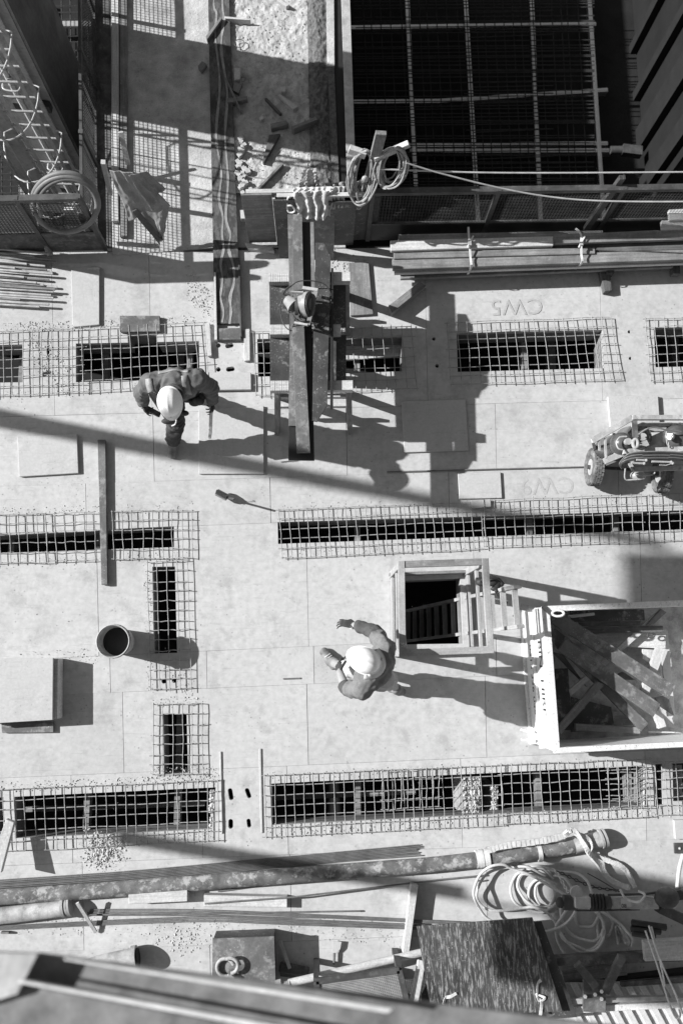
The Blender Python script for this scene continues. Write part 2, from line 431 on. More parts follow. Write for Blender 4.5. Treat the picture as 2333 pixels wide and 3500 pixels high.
# ---- aluminium beams and reinforcement in the pits
alu=[([(1389,-40),(1421,640)],-2.9),([(1588,-40),(1633,760)],-2.9),([(1814,-40),(1846,755)],-2.9),([(2010,-40),(2062,750)],-2.9),
     ([(1196,94),(2035,82)],-2.99),([(1208,348),(1500,345),(2075,307)],-2.99),([(1400,497),(2075,490)],-2.99),([(1400,516),(2090,514)],-2.99),
     ([(-60,500),(38,505)],-2.99)]
labs=['first bright beam down the pit from the left','second bright beam down the pit, ending under the mesh panel','third bright beam down the pit, crossing both cables','rightmost long beam running down the pit, beside the dark ribs',
      'topmost crosswise beam in the big pit','tilted crosswise beam halfway down the big pit with a free right end','upper one of the close pair of crosswise beams','lower one of the close pair of crosswise beams','short crosswise beam in the left pit']
for (ln,z),lb in zip(alu,labs):
    b=MB(); pts=[W(p,z) for p in ln]
    for a,c in zip(pts,pts[1:]):
        b.bar(a,c,.062,.03); b.bar(a-Vector((0,0,.07)),c-Vector((0,0,.07)),.03,.1)
        b.bar(a+Vector((0,0,.018)),c+Vector((0,0,.018)),.02,.01)
    tag(b.build('aluminium_beam',m_alu,xdir=pts[1]-pts[0]),lb+', pale aluminium','beam')
t=tag(MB().bar(W((66,-40),-2.9),W((78,672),-2.9),.085,.08).build('aluminium_beam',m_alu,xdir=(0,1,0)),'pale aluminium beam standing out behind the ladder cage in the left pit','beam')
t=tag(MB().bar(W((60,84),-2.99),W((312,82),-2.99),.085,.05).build('aluminium_beam',m_alu,xdir=(1,0,0)),'short bright aluminium beam crossing the left pit near the top','beam')
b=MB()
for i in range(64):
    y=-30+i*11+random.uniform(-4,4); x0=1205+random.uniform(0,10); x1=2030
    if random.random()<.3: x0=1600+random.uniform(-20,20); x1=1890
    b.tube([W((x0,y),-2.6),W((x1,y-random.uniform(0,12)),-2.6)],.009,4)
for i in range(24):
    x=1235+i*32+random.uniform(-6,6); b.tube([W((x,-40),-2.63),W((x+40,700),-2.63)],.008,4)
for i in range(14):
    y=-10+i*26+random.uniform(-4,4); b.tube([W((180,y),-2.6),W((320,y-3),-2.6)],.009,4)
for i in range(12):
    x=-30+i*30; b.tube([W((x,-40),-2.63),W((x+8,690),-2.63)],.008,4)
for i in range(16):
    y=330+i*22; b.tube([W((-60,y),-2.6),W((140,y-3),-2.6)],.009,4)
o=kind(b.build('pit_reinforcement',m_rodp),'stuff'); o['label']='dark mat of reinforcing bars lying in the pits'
# ---- right-hand wall form with ribs
wf=thing('wall_form','dark wall form with heavy ribs standing in the pit at the right edge','wall form',W((2160,300),-3))
a=W((2140,-260),-3); c=W((2212,700),-3); d=(c-a).normalized(); nrm=Vector((d.y,-d.x,0)); nrm = nrm if nrm.x>0 else -nrm
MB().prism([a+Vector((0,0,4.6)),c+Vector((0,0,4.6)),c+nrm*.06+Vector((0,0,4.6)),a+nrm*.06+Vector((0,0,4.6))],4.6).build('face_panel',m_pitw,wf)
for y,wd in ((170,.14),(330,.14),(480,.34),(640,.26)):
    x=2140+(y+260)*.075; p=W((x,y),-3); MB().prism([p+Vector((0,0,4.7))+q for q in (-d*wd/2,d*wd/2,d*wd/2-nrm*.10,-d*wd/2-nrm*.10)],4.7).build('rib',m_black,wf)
# propping jack foot
t=thing('prop_jack','dim steel push-pull prop foot at the base of the ribbed wall form','prop',W((2120,515),-3))
MB().tube([W((2085,512),-2.8),W((2125,512),-2.8)],.06,10).build('spindle',m_dark,t); MB().bar(W((2125,512),-2.8),W((2190,520),-2.8),.14,.12).build('foot',m_dark,t)
# ------------------------------------------------------------------ edge barriers
def barrier(label, p0, p1, ztoe, zt, name='edge_barrier', toe_m=None, posts=(0,1), sp=.05, z0=0, r=.0032, rail_w=.06, extra=None):
    a=W(p0,0); c=W(p1,0); d=(c-a); ln=d.length; d.normalize(); t=thing(name,label,'barrier',(a+c)/2)
    U=Vector((0,0,1))
    MB().bar(a+U*(z0+ztoe)/2*1,c+U*(z0+ztoe)/2,.02,ztoe-z0).build('toe_board',toe_m or m_rust,t,xdir=d)
    MB().bar(a+U*zt,c+U*zt,rail_w,.05).build('top_rail',m_dark,t,xdir=d)
    MB().bar(a+U*(ztoe+.01),c+U*(ztoe+.01),.03,.03).build('lower_rail',m_dark,t,xdir=d)
    for u in posts:
        p=a+(c-a)*u; MB().bar(p,p+U*(zt+.03),.045,.045).build('post',m_dark,t)
    b=MB(); n=int(ln/sp)
    for i in range(n+1):
        p=a+d*(i*sp); b.bar(p+U*ztoe,p+U*zt,r*2,r*2)
    for k in range(int((zt-ztoe)/sp)):
        b.bar(a+U*(ztoe+sp*(k+.5)),c+U*(ztoe+sp*(k+.5)),r*2,r*2)
    b.build('mesh_infill',m_dark,t)['kind']='stuff'
    return t
barrier('mesh edge barrier with dark toe board across the foot of the big pit',(1255,818),(2420,800),.36,1.03,posts=(0,.33,.66,1),toe_m=m_blackp,sp=.032,r=.0015)
barrier('short mesh barrier with rusty toe board at the foot of the left pit',(-60,862),(362,850),.40,1.12,sp=.035,posts=(0,.55,1),r=.003)
barrier('long low mesh barrier running up beside the left pit',(336,846),(322,-200),.05,.68,posts=(0,.25,.5,.75,1),sp=.034,r=.0022,rail_w=.03)
tag(qbox('rusty_plate',[(322,-180),(376,-180),(380,846),(338,846)],.02,.02,m_rust),'long rusty steel plate lying between the low mesh barrier and the pale timber','steel plate')
t=thing('barrier_stay','slanted dark steel stay in front of the pit mesh barrier','stay',W((2100,700)))
MB().bar(W((2125,605),1.15),W((2000,780),.3),.05,.05).build('strut',m_dark,t); MB().bar(W((2133,603),1.16),W((2010,780),.3),.02,.05).build('flange',m_dark,t)
# hidden plate by the ladder foot
t=thing('timber_packer','pale timber block on the rusty plate inside the coiled hose','timber block',W((260,720)))
MB().bar(W((235,712),.55),W((262,765),.3),.1,.05).build('timber_packer_body',m_wood,t)
for (q,z,mm,lb,nm) in [
  ([(381,-150),(404,-150),(406,752),(382,755)],.07,m_wood,'long pale timber lying against the rusty barrier','timber_beam'),
  ([(409,-150),(433,-150),(434,805),(410,808)],.06,m_woodm,'long darker timber lying beside the pale one along the strip','timber_beam')]:
    tag(qbox(nm,q,z,.055 if z==.07 else .045,mm),lb,'timber')
t=tag(MB().bar(W((352,552),.75),W((378,660),.15),.045,.05).build('prop_timber',m_wood,xdir=(0,1,-1)),'short pale-ended stick leaning on the rusty barrier','stick')
t=tag(MB().bar(W((412,450),.5),W((438,560),.2),.05,.03).build('timber_lath',m_wood,xdir=(0,1,-1)),'thin pale lath leaning over the two long timbers','lath')
# ------------------------------------------------------------------ tall form, ladder with cage (upper left)
zf=-3.1
tf=thing('formwork_tower','tall dark formwork panel standing in the left pit behind the caged ladder','formwork',W((160,330),0))
s_=W((155,298),0); n_=W((204,55),0); top_=4.2
def up_(p,z): return Vector((p.x,p.y,z))
dd=(n_-s_).normalized(); lf=Vector((-dd.y,dd.x,0)); lf= lf if lf.x<0 else -lf
MB().prism([up_(s_,top_),up_(n_,top_),up_(n_+lf*.08,top_),up_(s_+lf*.08,top_)],top_-zf).build('side_panel',m_form,tf)
MB().prism([up_(s_+lf*.0-dd*.004,top_),up_(s_+lf*1.0-dd*.004,top_),up_(s_+lf*1.0+dd*.06,top_),up_(s_+lf*.0+dd*.06,top_)],top_-zf).build('face_panel',m_formg,tf)
for k in range(3):
    z=-2.2+k*1.9
    MB().bar(up_(s_+lf*.02-dd*.05,z),up_(s_+lf*.44-dd*.05,z),.08,.12).build('waling',m_dark,tf)
tp=thing('form_prop','grey tubular prop running up behind the ladder rungs','prop',up_(s_+lf*.45,0))
MB().tube([up_(s_+lf*.17-dd*.10,-3.1),up_(s_+lf*.17-dd*.10,4.1)],.085,20).build('tube',m_pipel,tp)
MB().tube([up_(s_+lf*.28-dd*.15,-3.1),up_(s_+lf*.28-dd*.15,4.1)],.032,12).build('inner_tube',m_white,tp)
for z in (-1.4,.25,1.6):
    MB().tube([up_(s_+lf*.26-dd*.14,z),up_(s_+lf*.26-dd*.14,z+.12)],.05,10).build('collar',m_galv,tp)
    MB().tube(crom([up_(s_+lf*.36-dd*.14,z),up_(s_+lf*.34-dd*.24,z),up_(s_+lf*.18-dd*.24,z),up_(s_+lf*.17-dd*.14,z)],5),.01,6).build('handle',m_galv,tp)
# ladder: measured rungs
ld=thing('caged_ladder','steel ladder with safety hoops climbing out of the left pit','ladder',up_(s_,0))
bc=W((176,552),-1.4); bl=W((105,556),-1.06); br=W((248,550),-1.06); hwid=(br-bl)/2; fwd=Vector((0,-1,0))
cN=up_((bl+br)/2,0); xh=Vector((1,-.02,0))*.235
for s2 in(-1,1):
    MB().bar(up_(cN+xh*s2,-3.0),up_(cN+xh*s2,3.6),.05,.02,(0,1,0)).build('rail',m_galv,ld)
for k in range(24):
    z=-1.06+(k-6)*.262
    MB().tube([up_(cN-xh,z),up_(cN+xh,z)],.015,8).build('rung',m_bar,ld)
hoop=[]
for k in range(17):
    a=math.pi*k/16; hoop.append(Vector((math.cos(a)*.33, -.05-.62*math.sin(a)**.8,0)))
hoop=[Vector((.235,0,0))]+hoop+[Vector((-.235,0,0))]
for z in (-1.75,-1.2,-.35,.5,1.35,2.2,3.05):
    MB().tube([up_(cN,z)+p for p in hoop],.011,6).build('hoop',m_galv,ld)
for k in (2,5,8,11,14):
    p=hoop[k+1]; MB().bar(up_(cN+p,-1.78),up_(cN+p,3.1),.035,.008,(0,1,0)).build('cage_strap',m_galv,ld)
    for z in (-1.75,-1.2,-.35,.5,1.35): pass
# hose coil hung on the barrier
hc=[]
def ell(cx,cy,rx,ry,z0,z1,a0,a1,n,rot=0):
    out=[]
    for i in range(n+1):
        a=a0+(a1-a0)*i/n; x=math.cos(a)*rx; y=math.sin(a)*ry
        X=cx+x*math.cos(rot)-y*math.sin(rot); Y=cy+x*math.sin(rot)+y*math.cos(rot)
        out.append(W((X,Y),z0+(z1-z0)*(0.5+0.5*math.sin(a))))
    return out
pts=ell(222,690,112,100,1.22,.55,math.pi*.15,-math.pi*1.85,40)+ell(226,697,110,95,1.2,.6,math.pi*.15,-math.pi*1.85,40)[1:]+ell(232,700,100,90,1.18,.62,math.pi*.15,-math.pi*1.2,30)[1:]
tail=[W((136,770),.45),W((150,820),.2),W((168,862),.06)]
hs=thing('coiled_hose','fat grey hose hung in a coil over the corner of the left barriers','hose',W((230,700)))
MB().tube(crom(pts[::3]+tail,4),.026,10).build('hose_tube',m_hosed,hs)
MB().tube([W((158,842),.07),W((166,858),.06),W((172,872),.05)],[.03,.034,.036],12).build('coupling',m_galv,hs)

# cloth sheets
def cloth(name, corners, zs, nu, nv, fold, m, parent=None, seed=0, fx=5, poly=None):
    pts=[W(p,z) for p,z in zip(corners,zs)]
    nrm_=(pts[1]-pts[0]).cross(pts[3]-pts[0]).normalized()
    b=MB(); vs_=[]
    for j in range(nv+1):
        for i in range(nu+1):
            u=i/nu; v=j/nv
            uu=u+.02*math.sin(v*9+seed); vv=v+.05*math.sin(u*7+seed)*v
            p=(pts[0]*(1-uu)+pts[1]*uu)*(1-vv)+(pts[3]*(1-uu)+pts[2]*uu)*vv
            h=fold*(.35+v*.8)*(.8*noise.noise(Vector((u*9,v*9,seed+9)))+math.sin(u*fx*2*math.pi+2.2*noise.noise(Vector((u*3,v*2,seed)))+seed)+.9*noise.noise(Vector((u*6,v*3,seed+4))))
            vs_.append(p+nrm_*h)
    fs=[(j*(nu+1)+i,j*(nu+1)+i+1,(j+1)*(nu+1)+i+1,(j+1)*(nu+1)+i) for j in range(nv) for i in range(nu)]
    b.add(vs_,fs); b.smooth=True
    o=b.build(name,m,parent)
    sm=o.modifiers.new('t','SOLIDIFY'); sm.thickness=.006
    return o
j=thing('work_coat','crumpled canvas coat hung on the end of the left barrier','coat',W((470,700)))
cloth('coat_body',[(372,582),(452,590),(582,700),(440,752)],[1.1,1.1,.60,.45],50,44,.016,m_canv,j,2,2.2)
cloth('coat_front',[(440,600),(500,585),(560,640),(520,720)],[1.13,1.05,.75,.70],30,30,.016,m_canv,j,7,1.6)
cloth('coat_sleeve',[(468,712),(578,690),(562,800),(548,832)],[.50,.62,.2,.10],26,30,.014,m_canv,j,5,1.5)
cloth('coat_hem',[(450,722),(468,712),(556,815),(542,832)],[.60,.62,.14,.12],8,20,.004,m_jack,j,1,1)
# ------------------------------------------------------------------ channel board with pale drips
cb=thing('channel_board','long dark form board with two wavy pale runs down its length','form board',W((770,700)))
m_chan=mat('channel_face',.05,.5,4,.7,.002,40,smear=.8,smear_g=.12,smear_lo=.47,smear_sc=(1.5,3,3))
qbox('board',[(708,-150),(778,-150),(822,1105),(733,1105)],.045,.04,m_chan,cb)
m_run=mat('mortar_run_face',.26,.3,10,.95,.002,60)
qbox('edge_strip',[(731,930),(737,930),(742,1160),(733,1160)],.075,.07,m_wood,cb)
qbox('edge_strip',[(813,880),(819,880),(826,1150),(820,1150)],.07,.07,m_dark,cb)
qbox('end_plate',[(736,1122),(822,1120),(823,1160),(736,1160)],.06,.05,m_filmg,cb)
def ribbon(name,pts,wd,z,m,parent,th=.006):
    P2=crom([W(p,z) for p in pts],5); b=MB(); n=len(P2); vs_=[]
    for i,p in enumerate(P2):
        d=(P2[min(i+1,n-1)]-P2[max(i-1,0)]).normalized(); s=Vector((-d.y,d.x,0))*wd/2*(1+.7*noise.noise(p*12)+.4*noise.noise(p*37))
        vs_+= [p-s,p+s,p+s-Vector((0,0,th)),p-s-Vector((0,0,th))]
    fs=[]
    for i in range(n-1):
        for k in range(4): fs.append((i*4+k,i*4+(k+1)%4,(i+1)*4+(k+1)%4,(i+1)*4+k))
    fs+=[(0,1,2,3),((n-1)*4+3,(n-1)*4+2,(n-1)*4+1,(n-1)*4)]
    b.add(vs_,fs); return b.build(name,m,parent)
ribbon('mortar_run',[*A7((70,-200),(60,30),(78,90),(70,250),(100,560),(75,900),(110,1150),(95,1330),(120,1450)),*B7((115,0),(125,100),(105,200),(118,300),(105,420),(125,520),(115,590))],.024,.049,m_run,cb,.003)
ribbon('mortar_run',[*A7((120,-200),(118,30),(125,130),(110,330),(150,620),(135,900),(155,1200),(140,1450)),*B7((170,0),(160,100),(190,210),(195,320),(170,420),(175,520),(165,600))],.026,.049,m_run,cb,.003)
# offcuts and debris on the rubble bed
off=[(A7((196,450),(238,455),(236,528),(196,532)),.06,m_wood,'pale offcut standing at the channel board'),
 (A7((186,600),(200,545),(250,560),(225,620)),.05,m_woodm,'dark square offcut beside the pale standing block'),
 (A7((148,655),(284,640),(284,665),(150,685)),.07,m_woodm,'chunky grey offcut lying crosswise'),
 (A7((487,632),(505,628),(625,712),(590,728)),.07,m_wood,'splintered pale offcut lying askew in the rubble'),
 (A7((400,655),(412,650),(515,755),(500,760)),.05,m_woodd,'thin dark lath in the rubble'),
 (A7((438,825),(545,803),(560,828),(445,858)),.08,m_woodm,'grey block at the edge of the shade in the rubble'),
 (A7((580,845),(745,778),(752,798),(595,860)),.12,m_woodm,'long grey batten resting across the rubble'),
 (A7((360,788),(383,772),(396,790),(372,805)),.05,m_wood,'tiny pale cube in the middle of the rubble'),
 (A7((508,578),(540,576),(540,610),(510,612)),.07,m_wood,'small pale cube near the gravel bank'),
 (A7((430,900),(505,892),(395,1085),(385,1080)),.06,m_woodd,'dark diagonal lath lying on sunlit rubble'),
 (A7((515,1085),(528,1095),(365,1262),(352,1255)),.06,m_woodm,'slim batten lying diagonally above the leaning boards'),
 (A7((130,105),(305,122),(305,132),(135,120)),.08,m_wood,'thin white lath across the channel board near the top'),
 (A7((5,240),(105,110),(118,118),(15,262)),.09,m_woodm,'grey lath slanting across the channel board near the top'),
 (A7((480,-5),(505,-8),(565,30),(545,40)),.06,m_wood,'white stick at the top edge of the picture'),
 (A7((130,510),(142,512),(245,735),(235,740)),.08,m_woodm,'narrow grey lath crossing the chunky offcut'),
 (A7((236,1405),(268,1403),(270,1462),(240,1462)),.07,m_wood,'pale block left of the leaning boards'),
 (A7((268,1625),(455,1650),(465,1685),(290,1665)),.05,m_wood,'bright offcut on the deck under the leaning boards'),
 (A0((1325,440),(1352,405),(1385,425),(1350,475)),.07,m_woodm,'diamond-set offcut in the shade on the strip')]
for q,z,mm,lb in off: tag(qbox('timber_offcut',q,z,z*.9+.02,mm),lb,'offcut')
for i in range(26):   # stack of little cubes by the channel board
    y=930+i*12+random.uniform(-6,6); x=205+random.uniform(0,90)+ (i/26)*15
    if i<6: x=230+random.uniform(0,40); y=920+i*22
    else: y=1075+(i-6)*11
    p=W(A7((x,y))[0],.05); s=random.uniform(.018,.032); an=random.uniform(-.5,.5)
    v=[p+Vector((math.cos(an+k*math.pi/2),math.sin(an+k*math.pi/2),random.uniform(0,.2)))*s*1.25 for k in range(4)]
    tag(MB().prism(v,.045).build('timber_cube',m_wood,bevel=.002),'small pale timber cube heaped beside the channel board','timber cube','timber cubes heaped by the channel board')
tg=thing('tape_ring','thin dark wire ring lying on the sunlit rubble','ring',W((818,147)))
MB().tube([W((818+17*math.cos(a/16*2*math.pi),147+14*math.sin(a/16*2*math.pi)),.04) for a in range(16)],.004,6,closed=True).build('wire',m_dark,tg)
tg=thing('tape_roll','small round tape roll by the pale standing offcut','tape roll',W((830,268)))
MB().tube([W((830+7*math.cos(a/16*2*math.pi),268+8*math.sin(a/16*2*math.pi)),.06) for a in range(16)],.011,8,closed=True).build('roll',m_woodm,tg)
# ------------------------------------------------------------------ cover boards on the deck
cov=[([*B0((475,220),(665,218),(665,605),(487,622))],.035,m_board,'tall pale board beside the tube bundle on the upper left deck'),
 ([*B0((800,545),(1070,545),(1072,650),(806,655))],.05,m_filmg,'low grey board set at the top edge of the second grid'),
 ([*B0((115,1355),(515,1338),(525,1600),(128,1625))],.035,m_board,'pale cover board near the left edge, crossed by the soft shadow'),
 ([(679,1400),(901,1386),(901,1619),(679,1620)],.03,m_board,'large square cover board right of the bending worker'),
 ([*B7((960,190),(1097,188),(1127,535),(975,545))],.04,m_woodm,'narrow shaded board right of the trestle table'),
 ([(1371,1371),(1590,1364),(1601,1539),(1381,1546)],.03,m_board,'square cover board in the stepped shadow below the table'),
 ([(2076,1354),(2248,1350),(2262,1560),(2095,1570)],.05,m_board,'bright board half hidden under the gas bottle trolley'),
 ([(1564,1618),(1710,1613),(1715,1702),(1569,1705)],.03,m_board,'small board touching the top of the long middle grid'),
 ([*B0((1370,595),(1405,593),(1418,812),(1390,818))],.05,m_wood,'narrow upright strip left of the four bolt holes'),
 ([*B7((262,635),(300,633),(303,845),(262,850))],.04,m_wood,'narrow strip right of the four bolt holes'),
 ([*B7((-10,925),(308,925),(310,1040),(0,1045))],.05,m_board,'pale board behind the bending worker, below the bolt holes'),
 ([(749,2570),(756,2569),(762,2850),(755,2852)],.014,m_board,'thin edge strip left of the four elongated holes between the bottom grids'),
 ([(884,2560),(892,2559),(898,2848),(890,2849)],.014,m_board,'thin edge strip right of the four elongated holes between the bottom grids'),
 ([(439,3059),(640,3044),(640,3082),(440,3092)],.14,m_wood,'thick pale timber block under the long pump pipe'),
 ([(697,3060),(981,3067),(981,3104),(697,3100)],.10,m_wood,'pale plank end with a nail hole below the pump pipe'),
 ([*D15((1510,385),(1700,378),(1700,505),(1520,508))],.05,m_board,'pale board cut by the right edge above the dark plate'),
 ([*C15((205,20),(330,10),(335,60),(210,70))],.05,m_board,'little thin panel on the middle grid'),
 ([*D0((2,1150),(60,1150),(60,1165),(2,1165))],.05,m_woodm,'sliver of timber at the left edge'),
 ([*D15((1315,1165),(1700,1140),(1700,1285),(1325,1295))],.35,m_wood,'pale plank in the shade at the right edge near the bottom')]
for q,z,mm,lb in cov:
    o=qbox('cover_board',q,z,min(z-.004,.14) if z<.3 else .06,mm,bevel=.004); tag(o,lb,'board')
tag(qbox('long_plank',[(333,1502),(360,1502),(367,1998),(346,1999)],.06,.05,m_filmg,bevel=.004),'long narrow weathered plank laid across the left middle grid','plank')
cbx=thing('plywood_box','low closed plywood box at the left edge casting a square shadow','box',W((100,2360)))
qbox('lid',[(-70,2252),(181,2249),(179,2461),(-70,2476)],.235,.03,m_board,cbx)
qbox('side_board',[(-66,2254),(198,2251),(196,2458),(-66,2472)],.19,.18,m_wood,cbx)
tag(qbox('lower_plank',[(4,2472),(182,2468),(182,2504),(6,2506)],.04,.036,m_filmg),'short plank poking out under the plywood box','plank')
# steel rod lying in a seam
rd=tag(MB().tube([W((1322,1613),.015),W((2060,1594),.015)],.008,8).build('steel_rod',m_rod),'thin straight rod across the deck running under the trolley','rod')
# dark plate at right edge
tg=thing('hinge_plate','dark steel plate with a bolt at the right edge above the tow bar','steel plate',W((2320,2900)))
qbox('plate',D15((1510,532),(1640,530),(1640,598),(1515,600)),.03,.02,m_dark,tg); MB().ball(W((2322,2901),.03),.015).build('bolt',m_galv,tg)
# bending bar mark board at (975,2320)
tag(qbox('steel_strip',C7((522,1212),(640,1208),(642,1218),(524,1222)),.012,.01,m_rod),'small dark steel strip left of the walking worker','steel strip')
# ------------------------------------------------------------------ grids of welded bars over the openings
def grid(label, TL,TR,BR,BL,nx,ny,z=.035, skipv=(), wob=.009):
    g=thing('rebar_grid',label,'rebar grid',W(TL),None)
    def uv(u,v):
        a=lerp(TL,TR,u); b_=lerp(BL,BR,u); return lerp(a,b_,v)
    for i in range(nx+1):
        u=(i+(random.uniform(-.09,.09) if 0<i<nx else 0))/nx; e0=-random.uniform(0,.03); e1=1+random.uniform(0,.03); s=random.random()*50
        if i in skipv: e0=random.choice((.12,.2))
        pts=[]
        for k in range(9):
            v=e0+(e1-e0)*k/8; p=W(uv(u,v),z+.006); p+=Vector((noise.noise(Vector((s,v*3,0)))*wob,0,noise.noise(Vector((s,v*4,9)))*.004)); pts.append(p)
        MB().tube(pts,random.uniform(.0038,.0048),5).build('bar',m_bar,g,xdir=(0,1,0))
    for j_ in range(ny+1):
        v=(j_+(random.uniform(-.09,.09) if 0<j_<ny else 0))/ny; e0=-random.uniform(0,.4)/nx; e1=1+random.uniform(0,.4)/nx; s=random.random()*50; pts=[]
        for k in range(13):
            u=e0+(e1-e0)*k/12; p=W(uv(u,v),z-.005); p+=Vector((0,noise.noise(Vector((s,u*5,0)))*wob*1.3,noise.noise(Vector((s,u*6,9)))*.005)); pts.append(p)
        MB().tube(pts,.0044,5).build('bar',m_bar,g,xdir=(1,0,0))
    return g
grid('bar grid at the upper left edge beside a small bolt hole',(-95,1136),(283,1122),(284,1340),(-92,1356),11,7)
grid('bar grid over the opening behind the bending worker',(277,1120),(696,1103),(714,1308),(284,1338),13,6,.045)
grid('bar grid passing under the trestle table',(866,1134),(1404,1113),(1424,1328),(875,1351),16,6)
grid('wide bar grid with a bent lower bar right of the trestle table',(1527,1103),(2087,1083),(2120,1296),(1540,1314),17,7)
grid('bar grid at the right edge above the trolley',(2204,1090),(2520,1080),(2535,1290),(2223,1301),10,7)
grid('leftmost bar grid of the middle row',(-95,1763),(155,1755),(165,1922),(-92,1928),8,5)
grid('bar grid left of the long weathered plank',(155,1757),(322,1749),(327,1914),(164,1918),5,5,.05)
grid('bar grid right of the long weathered plank',(383,1748),(655,1743),(657,1907),(388,1911),8,5)
grid('long bar grid starting beside the paint roller end',(953,1743),(1640,1716),(1654,1876),(965,1907),21,5)
grid('bar grid in the middle row under the soft shadows',(1652,1712),(2190,1690),(2199,1850),(1660,1868),16,5,.05)
grid('middle row bar grid cut by the right edge',(2215,1692),(2520,1680),(2526,1838),(2222,1850),9,5)
grid('narrow upright bar grid beside the bucket',(503,1922),(640,1917),(653,2353),(515,2358),4,13)
grid('short upright bar grid below the bucket shadow',(525,2409),(691,2405),(694,2647),(523,2649),5,7)
grid('large bar grid at the lower left over the wide opening',(-60,2702),(745,2669),(747,2874),(-50,2915),23,6)
grid('large bar grid at the bottom centre',(904,2651),(1710,2617),(1719,2822),(910,2863),24,6)
grid('large bar grid at the lower right in front of the bin',(1712,2614),(2206,2596),(2228,2792),(1719,2819),15,6,.05)
grid('last bar grid of the bottom row at the right edge',(2236,2606),(2520,2594),(2532,2774),(2249,2788),8,6)
grid('small extra mesh scrap lying on the bottom centre grid',D7((1185,75))[0],D7((1568,52))[0],D7((1568,310))[0],D7((1190,330))[0],9,4,.065)
grid('small doubled mesh scrap on the lower right grid',D15((1085,45))[0],D15((1330,35))[0],D15((1335,290))[0],D15((1095,300))[0],4,7,.065)
# rough mortar around openings and crumbs
def crumbs(name,label,zones,m=m_lump):
    b=MB()
    for (x0,y0,x1,y1,n,r) in zones:
        for _ in range(n):
            x=random.uniform(x0,x1); y=random.uniform(y0,y1)
            b.rock(W((x,y),.004),r*random.uniform(.3,1)**3+.0015)
    o=b.build(name,m); o['kind']='stuff'; o['label']=label; return o
zones=[]
def band(x0,y0,x1,y1,n,r,wd=14):
    for i in range(12):
        t0,t1=i/12,(i+1)/12; zones.append((x0+(x1-x0)*t0-12,y0+(y1-y0)*t0-wd*1.3,x0+(x1-x0)*t1+12,y0+(y1-y0)*t1+wd*1.3,int(n/12*random.uniform(1.0,3.2)),r*random.uniform(.8,1.15)))
band(0,1120,280,1110,160,.008);band(90,1160,240,1310,160,.010,40);band(285,1110,690,1095,140,.008);band(0,1350,700,1310,60,.006)
band(0,1750,650,1735,130,.006);band(0,1925,650,1900,80,.006);band(960,1735,2330,1700,160,.006);band(960,1890,1650,1860,80,.006)
band(500,1930,510,2350,100,.006,30);band(560,2250,660,2360,70,.007,30);band(530,2400,690,2400,60,.007);band(520,2650,740,2650,120,.008,22)
band(0,2690,740,2665,220,.009);band(300,2900,740,2850,120,.007);band(920,2655,2330,2600,220,.007);band(920,2840,2330,2770,380,.010,18)
band(300,2870,430,2905,160,.013,30);band(60,2262,350,2240,90,.007,24);band(0,3160,1100,3185,260,.006,25)
band(1020,3170,1400,3200,120,.007,30);band(1140,880,1250,930,90,.012,30);band(640,950,720,1060,150,.010,40);band(20,1400,300,1680,60,.006,60)
for _ in range(60):
    x=random.uniform(0,2333); y=random.uniform(1350,3300); zones.append((x-30,y-30,x+30,y+30,4,.005))
crumbs('mortar_crumbs','mortar crumbs scattered over the deck around the openings',zones)
b=MB()
for _ in range(420):
    x=random.gauss(348,34); y=random.gauss(2925,26); b.rock(W((x,y),.006),.002+.024*random.random()**3.2*math.exp(-((x-348)/60)**2-((y-2925)/45)**2)+.0015)
for _ in range(300):
    x=random.gauss(630,60); y=random.gauss(3215,30); b.rock(W((x,y),.004),.0015+.012*random.random()**3)
o=b.build('rubble_heap',m_lump); o['kind']='stuff'; o['label']='little heaps of pale rubble below the lower left grid'
crumbs('bed_gravel','gravel and grit on the rubble bed',[(790,0,1050,640,1100,.012),(1050,0,1125,640,700,.013)],m_conc)

pz=lambda x,y,z: W((x,y),z)
tag(MB().prism([pz(-40,2975,.3),pz(3,2985,.3),pz(48,2812,.16),pz(20,2800,.16)],.06).build('leaning_plank',m_wood,xdir=(0,1,0),bevel=.004),'pale plank slanting down at the left edge below the lower grid','plank')
def pier(label,x0,y0,x1,y1,z,n):
    t=thing('concrete_pier',label,'concrete pier',W(((x0+x1)/2,(y0+y1)/2),z))
    MB().prism([W(p,z) for p in ((x0,y0),(x1,y0),(x1,y1),(x0,y1))],.7).build('pier_core',m_conc,t)
    b=MB()
    for _ in range(n):
        b.rock(W((random.uniform(x0,x1),random.uniform(y0,y1)),z+.01),random.uniform(.01,.03))
    b.build('broken_face',m_lump,t)['kind']='stuff'
pier('left of two rough concrete piers seen down through the lower right grid',1583,2655,1640,2795,-.16,160)
pier('narrow concrete pier seen between the grids at the lower right',1678,2690,1700,2782,-.25,60)
pier('rough concrete pier in the opening at the right edge',2275,2615,2330,2750,-.16,140)
pier('broken concrete at the right end of the lower left opening',718,2700,734,2832,-.1,60)
